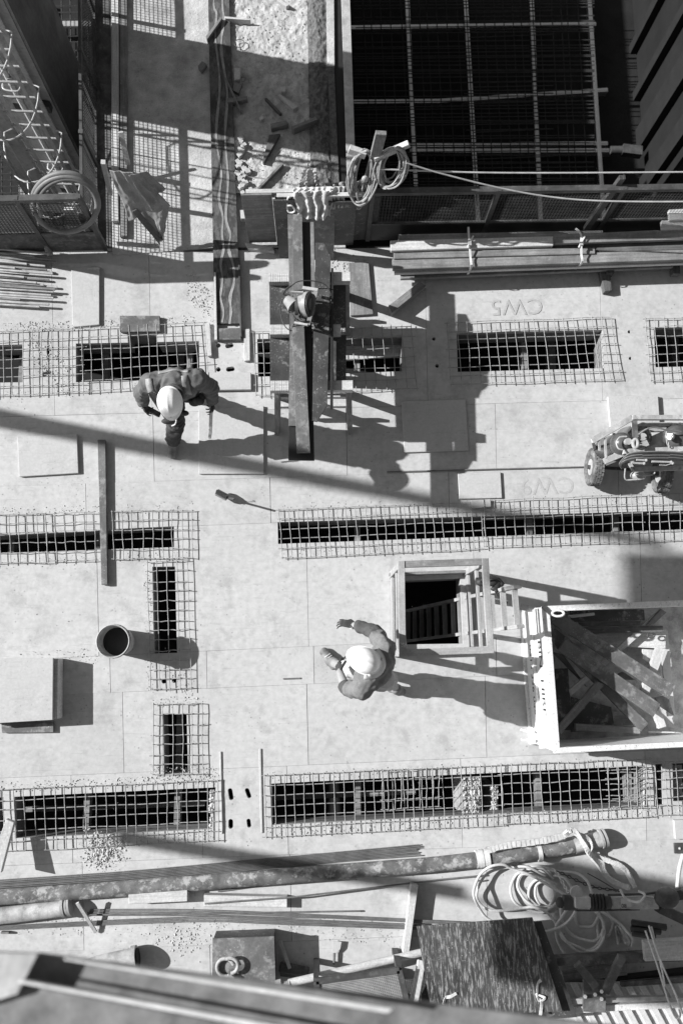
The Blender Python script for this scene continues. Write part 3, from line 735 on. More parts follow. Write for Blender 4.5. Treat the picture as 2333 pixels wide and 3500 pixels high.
# ------------------------------------------------------------------ boards standing up in the upper middle
for p0,p1,h0,h1,th,mm,lb,nm in [
  ((851,826),(945,824),0,1.03,.02,m_woodm,'grey plywood board standing upright left of the towel, two nail plates in it','standing_board'),
  ((948,838),(1010,838),0,1.00,.02,m_film,'dark form board standing directly left of the towel','standing_board'),
  ((955,880),(1010,880),0,.98,.018,m_film,'dark upright board whose foot stands furthest forward, left of the long planks','standing_board'),
  ((1062,880),(1140,886),0,.97,.02,m_filmg,'tall grey form board standing behind the speckled plank','standing_board'),
  ((1120,835),(1206,834),0,.95,.02,m_film,'dark smeared board standing between the towel and the cable posts','standing_board'),
  ((1200,818),(1282,812),0,1.0,.02,m_film,'stained board standing behind the pale cable post','standing_board'),
  ((1010,862),(1062,862),0,.96,.02,m_filmg,'board standing hidden under the towel and planks','standing_board')]:
    yt={880:(672,.95),862:(664,.98)}.get(p0[1])
    if yt:
        xa=1095-(1095-p0[0])*1.115; xb=1095-(1095-p1[0])*1.115
        a,c,d_,e_=W(p0,.01),W(p1,.01),W((xb,yt[0]),yt[1]),W((xa,yt[0]),yt[1])
        up2=Vector((0,th,0)); o=MB().prism([a,c,d_,e_],bottom=[q_+up2 for q_ in (a,c,d_,e_)]).build(nm,mm,xdir=(0,1,2),bevel=.001)
    else: o=vboard(nm,p0,p1,h0,h1,th,mm)
    tag(o,lb,'board')
for zz,p0,p1,lb in ((1.0,(945,668),(1260,664),'pale rail along the top of the standing boards'),(.97,(840,655),(1010,652),'long pale edging strip on top of the grey upright board')):
    tag(MB().bar(W(p0,zz),W(p1,zz),.04,.03).build('top_strip',m_wood,xdir=(1,0,0)),lb,'timber strip')
# nail plates on the first board
# towel
tw=thing('towel','wrinkled grey towel draped over the standing boards','towel',W((1085,700)))
cloth('towel_front',[(1003,655),(1138,650),(1128,742),(1020,752)],[1.06,1.06,.80,.78],60,30,.022,m_towel,tw,3,4)
cloth('towel_top',[(1003,640),(1135,636),(1134,656),(1003,660)],[1.045,1.05,1.05,1.04],50,8,.012,m_towel,tw,6,6)
cloth('towel_fold',[(1128,640),(1178,636),(1170,705),(1136,715)],[1.06,1.06,.86,.84],26,22,.014,m_towel,tw,8,2.5)
tg=thing('cloth_rag','small dark crumpled rag on the barrier corner behind the towel','rag',W((1150,640)))
cloth('rag_body',[(1112,625),(1180,620),(1182,640),(1116,645)],[1.02,1.05,1.0,1.0],24,10,.025,m_canv,tg,9,3)
bg_=thing('plastic_bag','crumpled translucent plastic bag behind the towel','plastic bag',W((1065,610)))
cloth('bag_body',[(1035,578),(1086,574),(1092,640),(1028,640)],[1.1,1.2,.98,.98],30,30,.05,m_plas,bg_,11,2)
st=thing('strap_loop','white band looped over the boards left of the towel','strap',W((985,690)))
b=MB(); lp=crom([W(p,z) for p,z in zip(F3((45,975),(12,985),(3,1080),(20,1150),(70,1160),(98,1130),(60,1080),(5,1078)),(1.02,1.02,.9,.85,.85,.9,.95,.95))],5)
MB().tube(lp,.009,6).build('band',m_strap,st)
# timber posts with cable coils
po=thing('cable_post','pale timber post rising above the coiled cables','timber post',W((1225,800)))
MB().bar(W((1215,795),.05),W((1302,452),1.78),.10,.045,(0,1,0)).build('post_timber',m_woodm,po,xdir=(0,.3,1),bevel=.003)
MB().bar(W((1192,508),1.45),W((1250,528),1.42),.05,.09).build('peg_timber',m_wood,po,xdir=(1,0,0),bevel=.003)
MB().bar(W((1280,540),1.42),W((1397,490),1.55),.05,.06).build('arm_timber',m_wood,po,xdir=(1,0,0),bevel=.003)
def coil(label,name,cx,cy,rx,ry,n,zt,zb,m,seed,lean=0,r=.0075):
    random.seed(seed); c=thing(name,label,'cable',W((cx,cy)))
    for k in range(n):
        ax=rx*random.uniform(.72,1.12); ay=ry*random.uniform(.8,1.15); ox=cx+random.uniform(-10,10); oy=cy+(ay-ry)*.8+random.uniform(-4,4)
        pts=[]; ph=random.uniform(-.3,.3)
        for i in range(14):
            a=2*math.pi*i/14; x=math.sin(a)*ax*(1+.08*math.sin(3*a+k)); y=-math.cos(a)*ay
            pts.append(W((ox+x+lean*y,oy+y),zt+(zb-zt)*(0.5-0.5*math.cos(a))+random.uniform(-.03,.03)+.02*math.sin(a+ph)))
        MB().tube(crom(pts,3,True),r,6,closed=True).build('cable_loop',m,c)
    return c
coil('tangled coil of cable hanging on the left peg of the post','cable_coil',1240,598,42,85,13,1.46,.95,m_cable,3,-.1,.009)
coil('wide coil of cable hanging on the right arm of the post','cable_coil',1338,565,46,62,13,1.55,1.15,m_cable,5,-.15,.009)
coil('bundle of pale cable ends dangling below the left coil','cable_coil',1232,660,18,42,5,1.1,.75,m_cablel,8,-.2,.009)
random.seed(21)
tag(MB().tube(crom([W(p,z) for p,z in (((1295,577),1.35),((1600,588),1.3),((1900,590),1.28),((2333,587),1.3),((2600,584),1.32))],6),.008,6).build('stretched_cable',m_cablel),'nearly straight pale cable stretched over the big pit','cable')
tag(MB().tube(crom([W(p,z) for p,z in (((1388,556),1.45),((1500,590),1.35),((1700,640),1.2),((1880,672),1.1),((2060,686),1.08),((2333,688),1.1),((2600,680),1.15))],6),.008,6).build('sagging_cable',m_cablel),'pale cable sagging across the mesh barrier','cable')
tg=thing('plastic_knot','small pale plastic knot tied in the hanging cables','tape knot',W((1247,610)))
MB().ball(W((1247,611),1.2),.035,10,8,(1,.8,1.3)).build('knot',m_plas,tg)
# ------------------------------------------------------------------ trestles, table boards, planks, saw
def trestle(label,y,x0,x1,zt):
    t=thing('trestle',label,'trestle',W(((x0+x1)/2,y)))
    a=W((x0,y+1),zt-.05); c=W((x1,y-1),zt-.05)
    b=MB()
    for k in range(12):   # laminated end, gaps between the plies
        u=k/12; aa=a+(c-a)*(u*.33); cc=a+(c-a)*((u+.9/12)*.33); b.bar(aa,cc,.098,.10-random.uniform(0,.006))
    b.build('laminated_end',m_wood,t,xdir=(1,0,0))
    MB().bar(a+(c-a)*.34,c,.095,.10).build('head_beam',m_wood,t,xdir=(1,0,0),bevel=.002)
    for sx in(.08,.95):
        for sy in(-1,1):
            p=a+(c-a)*sx; q=p+Vector(((-.04 if sx<.5 else .04),sy*.20,-zt+.05)); MB().bar(p-Vector((0,0,.05)),q,.045,.09).build('leg',m_woodm,t,xdir=(0,.2,1))
    for zz in(.28,.62):
        p=a+(c-a)*.08; q=a+(c-a)*.95; p=up_(p,zz); q=up_(q,zz); MB().bar(p,q,.03,.08).build('brace',m_wood,t,xdir=(1,0,0))
    return t
trestle('rear trestle of the saw table, its laminated ends showing above the saw',952,919,1196,1.0)
trestle('middle trestle of the saw table, half hidden under the planks',1131,922,1164,1.0)
trestle('front trestle of the saw table with its legs in view',1322,925,1205,1.0)
tag(qbox('table_board',[(920,970),(1181,966),(1183,1118),(922,1122)],.90,.02,m_film),'dark plywood sheet between the rear and middle trestles','plywood sheet')
tag(qbox('table_board',[(922,1148),(1183,1144),(1182,1306),(924,1303)],.90,.02,m_film),'dark speckled plywood sheet between the middle and front trestles','plywood sheet')
def poly(name,pts,z,th,m,lb=None,cat=None,parent=None,bevel=.002):
    P2=[W(p,z) for p in pts]
    e=max([(P2[(i+1)%len(P2)]-P2[i]) for i in range(len(P2))],key=lambda v:v.length)
    o=MB().prism(P2,th).build(name,m,parent,xdir=e,bevel=bevel)
    if lb: tag(o,lb,cat)
    return o
poly('black_plank',[(1000,757),(1061,758),(1067,1200),(1074,1574),(985,1573),(988,1100)],1.02,.018,m_blackp,'black faced plank lying lowest on the saw table, its end sticking out furthest','plank')
poly('form_plank',[(983,731),(1012,732),(1014,1100),(1018,1456),(986,1455),(991,1120)],1.045,.02,m_filmg,'grey plank on the left of the saw table, under the upper one','plank')
o=poly('form_plank',[(1002,731),(1032,732),(1040,1140),(1060,1546),(1014,1547),(998,1120)],1.085,.035,m_filmg,'uppermost long grey plank with a pale edge lying under the saw','plank')
poly('speckled_plank',[(1078,828),(1107,829),(1130,878),(1124,1130),(1118,1385),(1083,1441),(1067,1438),(1071,1131)],1.07,.02,m_film,'speckled dark plank with pointed ends right of the saw','plank')
poly('edge_board',[(1131,915),(1139,915),(1138,1390),(1128,1388)],1.06,.10,m_blackp,'thin black board on edge right of the speckled plank','board')
poly('thin_batten',[(1060,757),(1072,758),(1078,1130),(1066,1130)],1.055,.03,m_woodm,'thin batten between the black plank and the speckled one','batten')
m_sawg=mat('saw_casting',.28,.25,20,.45,.0005,80)
sw=thing('circular_saw','circular saw lying on its side on the planks, cord attached','circular saw',W((1045,1040),1.1))
def disc(c,nrm,r,th,n=28,r2=None):
    c=Vector(c); nrm=Vector(nrm).normalized(); u=nrm.orthogonal().normalized(); v=nrm.cross(u)
    a=[c+(u*math.cos(2*math.pi*k/n)+v*math.sin(2*math.pi*k/n))*r+nrm*th/2 for k in range(n)]
    b_=[p-nrm*th for p in a]
    if r2: a=[c+(p-nrm*th/2-c)*(r2/r)+nrm*th/2 for p in a]
    m=MB(); m.smooth=True; return m.prism(a,bottom=b_)
S=lambda x,y,z: W(S4((x,y))[0],z)
nr=Vector((1,-.12,.42)).normalized()
disc(S(640,740,1.22),nr,.125,.035).build('blade_guard',m_sawg,sw)
disc(S(655,740,1.225),nr,.112,.043).build('guard_face',m_dark,sw)
disc(S(665,735,1.235),nr,.06,.045).build('blade',m_rod,sw)
MB().tube([S(585,740,1.20),S(500,760,1.19)],[.10,.095],20).build('gear_housing',m_sawg,sw)
MB().tube([S(470,770,1.19),S(405,770,1.19)],[.085,.08],20).build('motor_neck',m_dark,sw)
MB().tube([S(400,765,1.19),S(330,700,1.18),S(255,640,1.17)],[.082,.06,.045],18).build('motor',m_sawg,sw)
MB().bar(S(790,460,1.26),S(640,1100,1.22),.010,.045,(1,0,.5)).build('base_plate',m_rod,sw)
MB().bar(S(550,440,1.2),S(820,480,1.26),.03,.03).build('guide_rail',m_sawg,sw)
MB().bar(S(400,1060,1.15),S(640,1100,1.22),.02,.02).build('guide_rail',m_sawg,sw)
MB().tube([S(335,505,1.2),S(560,512,1.22)],.011,8).build('side_grip',m_sawg,sw)
MB().tube(crom([S(500,900,1.22),S(470,960,1.2),S(520,1020,1.22),S(600,1010,1.26)],4),.013,8).build('grip',m_rub,sw)
MB().tube(crom([S(x,y,z) for x,y,z in ((340,400,1.15),(440,330,1.17),(560,308,1.18),(760,315,1.18),(930,370,1.17),(1030,500,1.15),(1050,680,1.12),(1000,880,1.12),(880,1020,1.12),(700,1080,1.13),(560,1050,1.15),(430,990,1.2),(330,860,1.2),(220,700,1.15),(175,670,1.1),(150,760,1.08),(160,950,1.05),(220,1110,1.05),(310,1185,1.06),(380,1100,1.1),(410,990,1.17))],5),.0055,6).build('cord',m_rub,sw)
MB().tube(crom([S(340,400,1.15),S(260,450,1.13),(S(200,550,1.1)),S(320,560,1.1)],4),.009,6).build('plug_lead',m_rub,sw)
# ------------------------------------------------------------------ timber stack, upper right
ts=[([(1362,800),(2060,786),(2060,812),(1362,824)],.40,m_woodm,'back board of the strapped stack'),
 ([(1333,821),(1890,806),(1890,838),(1335,856)],.42,m_wood,'pale bolted board end topmost on the left of the strapped stack'),
 ([(1892,800),(2520,775),(2520,810),(1892,832)],.42,m_woodm,'long pale board topmost on the right of the strapped stack'),
 ([(1345,858),(2033,846),(2033,866),(1345,884)],.38,m_woodm,'second board from the front in the strapped stack, ending beside the right strap'),
 ([(1495,852),(2520,818),(2520,845),(1495,880)],.34,m_woodd,'dark inner board in the strapped stack'),
 ([(1340,884),(2520,846),(2520,880),(1342,920)],.36,m_woodm,'broad board with bright sun flecks along the front of the strapped stack'),
 ([(1346,924),(2520,882),(2520,893),(1346,934)],.28,m_wood,'thin pale edge board at the front of the strapped stack'),
 ([(1368,938),(2300,905),(2300,912),(1368,952)],.14,m_woodm,'lowest front board of the strapped stack'),
 ([(1350,905),(2520,862),(2520,888),(1352,932)],.20,m_woodd,'dark lower board beneath the front of the strapped stack'),
 ([(1360,815),(2520,780),(2520,830),(1362,865)],.26,m_woodd,'dark lower board beneath the back of the strapped stack'),
 ([(2285,715),(2520,705),(2520,740),(2288,752)],.50,m_wood,'pale board end stacked higher at the right edge'),
 ([(2260,752),(2520,742),(2520,770),(2262,782)],.46,m_wood,'second pale board end stacked at the right edge')]
for q,z,mm,lb in ts: tag(qbox('stack_board',q,z,.05,mm,bevel=.004),lb,'board')
for x in (1380,1700,2075,2300): tag(MB().bar(W((x,820),.08),W((x+6,940),.08),.08,.09).build('bearer',m_woodd,xdir=(0,1,0)),{1380:'leftmost',1700:'second',2075:'third',2300:'rightmost'}[x]+' timber bearer under the strapped board stack','bearer')
tag(qbox('bearer_end',B15((1035,232),(1098,222),(1110,360),(1065,368)),.09,.085,m_woodd),'dark square bearer sticking out in front of the strapped stack','bearer')
for x,lb in ((1603,'left'),(1984,'right')):
    s=thing('stack_strap',lb+' pale strap tied round the strapped board stack','strap',W((x,860)))
    pts=[W(p,z) for p,z in (((x-3,775),.42),((x-2,800),.435),((x+1,838),.44),((x+4,880),.40),((x+6,912),.37),((x-10,945),.05))] if x<1700 else [W(p,z) for p,z in (((x-18,780),.44),((x,800),.445),((x+1,838),.45),((x+2,870),.42),((x+3,898),.38),((x-26,925),.05))]
    ribp=crom(pts,4); b=MB()
    for a,c in zip(ribp,ribp[1:]): b.bar(a,c,.022,.005)
    b.build('band',m_strap,s); MB().bar(W((x+1,826),.46),W((x+2,838),.46),.035,.014).build('buckle',m_galv,s)
    MB().bar(W((x-8,845),.455),W((x+14,805),.46),.016,.004).build('loose_end',m_strap,s)
tag(qbox('rough_beam',B7((1228,478),(1440,315),(1480,345),(1253,525)),.14,.12,m_woodm,bevel=.004),'short rough beam lying askew below the left end of the strapped stack','beam')
# ------------------------------------------------------------------ tubes, upper left edge
ty=[(857,118),(866,165),(876,120),(888,178),(895,190),(902,92),(909,155),(916,52),(922,160),(930,178),(935,180),(947,83),(957,168),(966,125),(974,150),(981,195),(989,188),(997,182),(1009,175),(1018,182),(1024,70),(1032,78),(1040,168),(1048,135)]
for i,(y,x) in enumerate(ty):
    z=.03+(.045 if i%3==1 else (.02 if i%3==2 else 0)); y0=y-18-(i-12)*-.6
    lb=['topmost','second','third','fourth','fifth','sixth','seventh','eighth','ninth','tenth','eleventh','twelfth','thirteenth','fourteenth','fifteenth','sixteenth','seventeenth','eighteenth','nineteenth','twentieth','fourth from bottom','third from bottom','second from bottom','lowest'][i]+' of the grey tubes fanned out at the left edge, counting from the top'
    if i>=20: lb=lb.replace(', counting from the top','')
    tag(MB().tube([W((-260,y0-14),z),W((x,y),z)],.0135,10).build('steel_tube',m_galv if i%4 else m_woodm,xdir=(1,0,0)),lb,'tube','tubes in the fanned bundle at the left edge')
# ------------------------------------------------------------------ bucket
bk=thing('bucket','round dented bucket half full of dark water','bucket',W((393,2194)))
c0=W((386,2192),.42); c0=Vector((c0.x,c0.y,0))
def lathe(c,prof,n=40,sx=1,sy=1):
    b=MB(); b.smooth=True; vs_=[]
    for r,z in prof:
        for k in range(n):
            a=2*math.pi*k/n; vs_.append(Vector((c.x+r*sx*math.cos(a),c.y+r*sy*math.sin(a),c.z+z)))
    fs=[(i*n+k,i*n+(k+1)%n,(i+1)*n+(k+1)%n,(i+1)*n+k) for i in range(len(prof)-1) for k in range(n)]
    b.add(vs_,fs); return b
lathe(c0,[(0,0),(.125,0),(.128,.01),(.155,.40),(.165,.41),(.165,.425),(.158,.43),(.150,.42),(.146,.38),(.13,.1),(0,.1)]).build('bucket_body',m_pipel,bk)
lathe(c0,[(0,.24),(.139,.24)]).build('water',m_blackp,bk)
MB().tube(crom([c0+Vector((.165*math.cos(a),.165*math.sin(a)*1.0,.40-.02*math.sin(a*2))) for a in [x*math.pi/8 for x in range(-4,5)]],3),.004,6).build('bucket_handle',m_dark,bk)
# dropped brush head
br_=thing('hand_brush','small worn hand brush lying on the deck in the sun','brush',W((757,1692)))
MB().bar(W((738,1681),.10),W((778,1702),.08),.07,.06).build('brush_block',m_woodm,br_,xdir=(1,0,0),bevel=.01)
for k in range(7): MB().bar(W((741+k*5.3,1674+k*3),.135),W((737+k*5.3,1688+k*3),.125),.01,.01).build('binding',m_dark,br_)
MB().bar(W((778,1702),.10),W((800,1706),.28),.02,.012).build('grip',m_dark,br_)
MB().tube(crom([W((770,1696),.14),W((790,1690),.16),W((802,1692),.12)],4),.003,5).build('wire',m_dark,br_)
# ------------------------------------------------------------------ hatch, guardrail, ladder
m_ladder=mat('ladder_timber',.33,.2,6,.85,.002,30,grain=.25)
m_rail=mat('dusty_rail',.32,.2,6,.85,.002,40,grain=.15,smear=.7,smear_g=.15,smear_lo=.6,smear_sc=(5,5,5))
hg=thing('hatch_guardrail','timber guardrail round the ladder hatch','guardrail',W((1480,2090)))
def gz(x,y,z): return W(E5((x,y))[0],z)
TL,TR,BR_,BL_=gz(212,150,1.1),gz(1075,122,1.1),gz(1130,1030,1.1),gz(225,1060,1.1)
cor=[TL,TR,BR_,BL_]
for i in range(4):
    a,c=cor[i],cor[(i+1)%4]; n_i=['N','E','S','W'][i]
    for z,wd,ht,nm in ((1.1,.062,.04,'top_rail'),(.62,.03,.08,'mid_rail'),(.08,.03,.15,'toe_board')):
        z=z+.0025*i; a2=up_(a,z);c2=up_(c,z)
        if nm=='mid_rail' and i==0: continue
        dz=(c2-a2).normalized(); MB().bar(a2-dz*.03,c2+dz*.03,wd,ht).build(nm,m_rail if i!=0 else m_woodm,hg,xdir=dz,bevel=.003)
for k,p in enumerate(cor): MB().bar(up_(p,0),up_(p,1.065-.002*k),.05,.07).build('post',m_rail,hg,xdir=(0,0,1),bevel=.003)
tg=thing('tie_rope','small pale rope knot tying the near left corner of the guardrail','rope',gz(230,985,1.1))
random.seed(4)
MB().tube(crom([gz(230+random.uniform(-35,45),985+random.uniform(-30,35),1.13+random.uniform(-.03,.05)) for _ in range(14)],3),.005,6).build('rope',m_sling,tg)
tl=thing('hatch_ladder','pale timber ladder standing in the deck hatch, its head leaning past the guardrail','ladder',W((1560,2100)))
r1a,r1b=gz(1395,380,1.18),gz(300,622,-2.0); r2a,r2b=gz(1428,790,1.18),gz(300,935,-2.0)
for a,c in ((r1a,r1b),(r2a,r2b)): MB().bar(a+(a-c)*.01,c+(c-a)*.3,.035,.08).build('stile',m_ladder,tl,xdir=a-c,bevel=.003)
for k in range(14):
    u=.012+k*.084; a=r1a+(r1b-r1a)*u; c=r2a+(r2b-r2a)*u; MB().bar(a,c,.05,.03).build('rung',m_ladder,tl,xdir=a-c)
kind(MB().prism([W(p,-2.1) for p in ((1250,1850),(1750,1850),(1750,2300),(1250,2300))],.05).build('lower_floor',m_pitf))
tg=thing('black_bag','shiny black bag and straps hung on the ladder head','bag',W((1690,2000)))
for k,(x,y,r,sc) in enumerate(((1050,330,.05,(1.3,.9,.8)),(1150,320,.055,(1.2,1,1)),(1200,340,.045,(1,1.3,.8)),(1240,350,.03,(1,1,1)),(1180,400,.035,(1.3,.7,.7)))):
    MB().ball(gz(x,y,.85),r,12,9,sc).build('bag_lobe',m_rub,tg,smooth=True)
MB().tube(crom([gz(1180,420,.9),gz(1220,470,.6),gz(1270,520,.4),gz(1300,545,.3)],4),.012,6).build('strap',m_rub,tg)
MB().tube(crom([gz(1030,330,.9),gz(1060,300,.95),gz(1200,290,.95),gz(1270,350,.9)],4),.01,6).build('strap',m_rub,tg)
# ------------------------------------------------------------------ waste bin
HB=.95
bn=thing('waste_bin','big white painted steel waste bin with stencilled end, full of timber','waste bin',W((2100,2320)))
oTL,oTR,oBR,oBL=(1852,2072),(2580,2041),(2590,2542),(1894,2576)
iTL,iTR,iBR,iBL=(1878,2090),(2560,2062),(2570,2524),(1913,2556)
O=[W(p,HB) for p in (oTL,oTR,oBR,oBL)]; I=[W(p,HB) for p in (iTL,iTR,iBR,iBL)]
for i in range(4):
    k=(i+1)%4
    b=MB().prism([O[i],O[k],I[k],I[i]],.06); b.build('rim',m_whitew,bn,bevel=.003)
    inw=(sum(O,Vector())/4)
    def ins(p,t): q=(inw-p); q.z=0; return p+q.normalized()*t
    a,c=ins(O[i],.02),ins(O[k],.02); a2,c2=ins(O[i],.05),ins(O[k],.05)
    b=MB().prism([up_(p,HB-.055) for p in (a,c,c2,a2)],HB-.095); b.build('side_wall',m_white,bn)
    for z,hh in ((.05,.09),(.47,.06)):
        b=MB().prism([up_(p,z) for p in (ins(O[i],-.015),ins(O[k],-.015),c,a)],hh); b.build('stiffener',m_whitew,bn,bevel=.004)
MB().prism([up_(ins(p,.03),.08) for p in O],.03).build('floor_plate',m_pipel,bn)
for p,q,nm in ((E6((110,340))[0],E6((10,345))[0],'lug'),(E6((215,1950))[0],E6((120,1925))[0],'lug'),(E6((240,2060))[0],E6((125,2062))[0],'lug')):
    MB().bar(W(p,.3),W(q,.3),.02,.05).build(nm,m_white,bn)
c_=W(E6((635,310))[0],HB+.03)
MB().tube([c_+Vector((.055*math.cos(a/14*2*math.pi),.028*math.sin(a/14*2*math.pi),0)) for a in range(14)],.012,8,closed=True).build('lifting_ring',m_white,bn)
MB().bar(W(E6((420,215))[0],HB+.01),W(E6((545,335))[0],HB+.01),.03,.03).build('corner_plate',m_dark,bn)
MB().bar(W(E6((105,215))[0],.5),W(E6((215,240))[0],.5),.06,.03).build('latch',m_dark,bn)
def text(body,name,m,parent,size,M,th=.002,bold=False):
    cu=bpy.data.curves.new('t','FONT'); cu.body=body; cu.size=size; cu.extrude=th; cu.align_x='CENTER'; cu.offset=.006*size if bold else 0
    cu.resolution_u=3
    to=bpy.data.objects.new('t',cu); C.objects.link(to); bpy.context.view_layer.update()
    me=bpy.data.meshes.new_from_object(to.evaluated_get(bpy.context.evaluated_depsgraph_get())); bpy.data.objects.remove(to)
    me.materials.clear(); me.materials.append(m)
    o=bpy.data.objects.new(name,me); C.objects.link(o); reg(o,M,parent); return o
aa=up_(ins(O[0],.0),0); dd_=(up_(O[3],0)-up_(O[0],0)).normalized()
ln=(O[3]-O[0]).length
def endM(u,z,off=-.017):
    p=up_(O[0],0)+dd_*ln*u; x=dd_; y=Vector((0,0,1)); zz=x.cross(y)
    if zz.x>0: zz=-zz
    p=p+zz*(-.018); p.z=z
    return Matrix.Translation(p)@Matrix((x,y,x.cross(y))).transposed().to_4x4()
text('BIN  HIRE','stencil_lettering',m_sten,bn,.17,endM(.50,.59),.002,True)
text('0415 336 045','stencil_lettering',m_sten,bn,.125,endM(.52,.22),.002,True)
# contents
cont=[([(315,1030),(1325,130),(1385,170),(330,1100)],.42,.045,m_wood,'long pale batten crossing under the dark planks in the bin'),
 ([(270,430),(1380,370),(1375,575),(700,545),(350,510)],.30,.02,m_wood,'pale plywood board under the planks in the bin'),
 ([(1300,370),(1400,375),(1480,1320),(1395,1330)],.25,.02,m_board,'upright-lying pale sheet at the right of the heap in the bin'),
 ([(1120,580),(1290,590),(1260,760),(1120,690)],.27,.03,m_wood,'pale offcut beside the standing post piece in the bin'),
 ([(140,800),(292,793),(345,1480),(175,1485)],.22,.02,m_film,'dark form sheet against the stencilled end inside the bin'),
 ([(330,1110),(775,1225),(782,1490),(330,1500)],.18,.02,m_film,'dark speckled form sheet on the bin floor'),
 ([(780,1280),(1000,1240),(1050,1420),(800,1430)],.16,.02,m_woodm,'grey plywood piece on the bin floor beside the speckled sheet'),
 ([(325,150),(1138,140),(1145,262),(335,275)],.52,.04,m_film,'black plank along the far side of the bin'),
 ([(430,335),(1345,322),(1350,390),(560,408)],.46,.05,m_woodd,'crumbling dark plank along the far side of the bin'),
 ([(410,275),(1100,268),(1090,315),(430,330)],.40,.04,m_woodm,'grey rough plank between two black ones in the bin'),
 ([(285,205),(585,175),(592,205),(330,236)],.60,.03,m_wood,'bright white batten in the far left corner of the bin'),
 ([(100,450),(150,350),(265,440),(190,600)],.48,.03,m_filmg,'grey form piece against the stencilled end in the bin'),
 ([(120,610),(240,640),(500,1000),(430,900)],.38,.04,m_woodd,'dark slat low at the left of the heap in the bin'),
 ([(200,560),(300,540),(1185,1405),(1105,1495)],.50,.05,m_filmg,'lowest of the three long dark planks lying slantwise in the bin'),
 ([(1280,560),(1380,580),(1190,1080),(1105,1040)],.52,.06,m_wood,'pale square timber under the end of the long plank in the bin'),
 ([(105,285),(232,190),(1490,990),(1408,1132)],.66,.04,m_filmg,'longest dark plank lying highest across the bin'),
 ([(180,600),(265,470),(1320,1190),(1240,1335)],.64,.04,m_filmg,'middle long dark plank lying slantwise in the bin'),
 ([(190,1435),(615,935),(695,978),(195,1545)],.60,.05,m_woodm,'spotted grey batten leaning on the stencilled end inside the bin'),
 ([(380,1410),(1095,1450),(1095,1522),(380,1490)],.45,.07,m_woodm,'short mottled beam along the near side of the bin'),
 ([(1250,1310),(1310,1220),(1385,1440),(1300,1466)],.44,.06,m_wood,'pale block at the near right of the heap in the bin'),
 ([(830,870),(900,830),(1035,920),(940,925)],.36,.03,m_woodm,'small grey plywood scrap between the long planks in the bin'),
 ([(1260,1120),(1400,1090),(1470,1320),(1290,1200)],.34,.03,m_woodm,'grey plywood scrap at the right of the heap in the bin'),
 ([(1170,310),(1330,135),(1385,172),(1250,300)],.56,.06,m_woodm,'square timber end in the far right of the heap in the bin'),
 ([(1180,1490),(1480,1500),(1480,1515),(1190,1512)],.25,.02,m_wood,'thin pale sliver along the near side of the bin')]
for q,z,th,mm,lb in cont:
    z=.09+(z-.09)*.66; tag(qbox('scrap_timber',E7(*q),z,th,mm),lb,'scrap timber')
tag(MB().tube([W(E7((1215+8*math.cos(a)*5,430+5*math.sin(a)*5))[0],.33) for a in [k*math.pi/6 for k in range(12)]],.008,6,closed=True).build('rope_ring',m_dark),'small dark ring on the pale plywood in the bin','ring')
# ------------------------------------------------------------------ gas bottle trolley
tr=thing('bottle_trolley','two wheeled trolley loaded with gas bottles, hoses and torches','trolley',W((2170,1560)))
e=lambda x,y,z: W(E1((x,y))[0],z)
def wheel(cx,cy,zc,r,wd,parent):
    c=W((cx,cy),zc); ax=Vector((1,-.05,0)).normalized(); u=Vector((0,0,1)); v=ax.cross(u)
    wh=MB(); n=36
    prof=[(r*.62,-wd*.35),(r*.70,-wd*.5),(r*.9,-wd*.52),(r*.985,-wd*.36),(r,0),(r*.985,wd*.36),(r*.9,wd*.52),(r*.70,wd*.5),(r*.62,wd*.35)]
    vs_=[c+ax*x+(u*math.cos(2*math.pi*k/n)+v*math.sin(2*math.pi*k/n))*q for q,x in prof for k in range(n)]
    m=len(prof); fs=[(i*n+k,i*n+(k+1)%n,((i+1)%m)*n+(k+1)%n,((i+1)%m)*n+k) for i in range(m) for k in range(n)]
    wh.add(vs_,fs); wh.smooth=True; tyre=wh.build('tyre',m_tyre,parent)
    tb_=MB()
    for k in range(26):
        for row in(-.34,-.12,.12,.34):
            a=2*math.pi*(k+(.5 if row in(-.12,.34) else 0))/26; d=u*math.cos(a)+v*math.sin(a); t=ax.cross(d)
            p=c+d*(r*.995)+ax*wd*row; tb_.bar(p-t*r*.09,p+t*r*.09,wd*.17,.009,d)
    tb_.build('tread_blocks',m_tyre,parent)['kind']='stuff'
    disc(c-ax*wd*.30,ax,r*.64,.01).build('rim',m_rust,parent)
    disc(c-ax*wd*.34,ax,r*.44,.012).build('rim_centre',m_pipel,parent)
    MB().tube([c-ax*(wd*.5+.02),c+ax*wd*.5],.022,12).build('hub',m_rust,parent)
m_tyre=mat('dusty_tyre',.13,.5,14,.9,.002,100,smear=.6,smear_g=.3,smear_lo=.52)
wheel(2030,1597,.20,.195,.11,tr); wheel(2262,1622,.20,.195,.11,tr)
MB().bar(e(290,910,.2),e(1400,985,.2),.03,.03).build('axle',m_dark,tr)
fr=[((268,530),(832,200),.85,'side_rail'),((832,200),(1700,200),.92,'top_rail'),((832,305),(1700,300),.75,'cross_rail'),((900,375),(1700,365),.55,'cross_rail'),((432,830),(1060,560),.8,'side_rail')]
for a,c,z,nm in fr:
    z2={'side_rail':z+.06}.get(nm,z); MB().bar(e(*a,z),e(*c,z2),.045 if nm!='side_rail' else .06,.045).build(nm,m_pipel,tr,bevel=.002)
MB().bar(e(870,200,.92),e(880,490,.9),.05,.02).build('upright',m_rust,tr)
for x0,y0,x1,y1 in ((360,530,372,670),(448,490,462,780),(575,420,592,720)):
    MB().bar(e(x0,y0,.86),e(x1,y1,.82),.02,.02).build('slat',m_pipel,tr)
MB().bar(e(270,530,.85),e(300,650,.3),.04,.03).build('leg_plate',m_galv,tr)
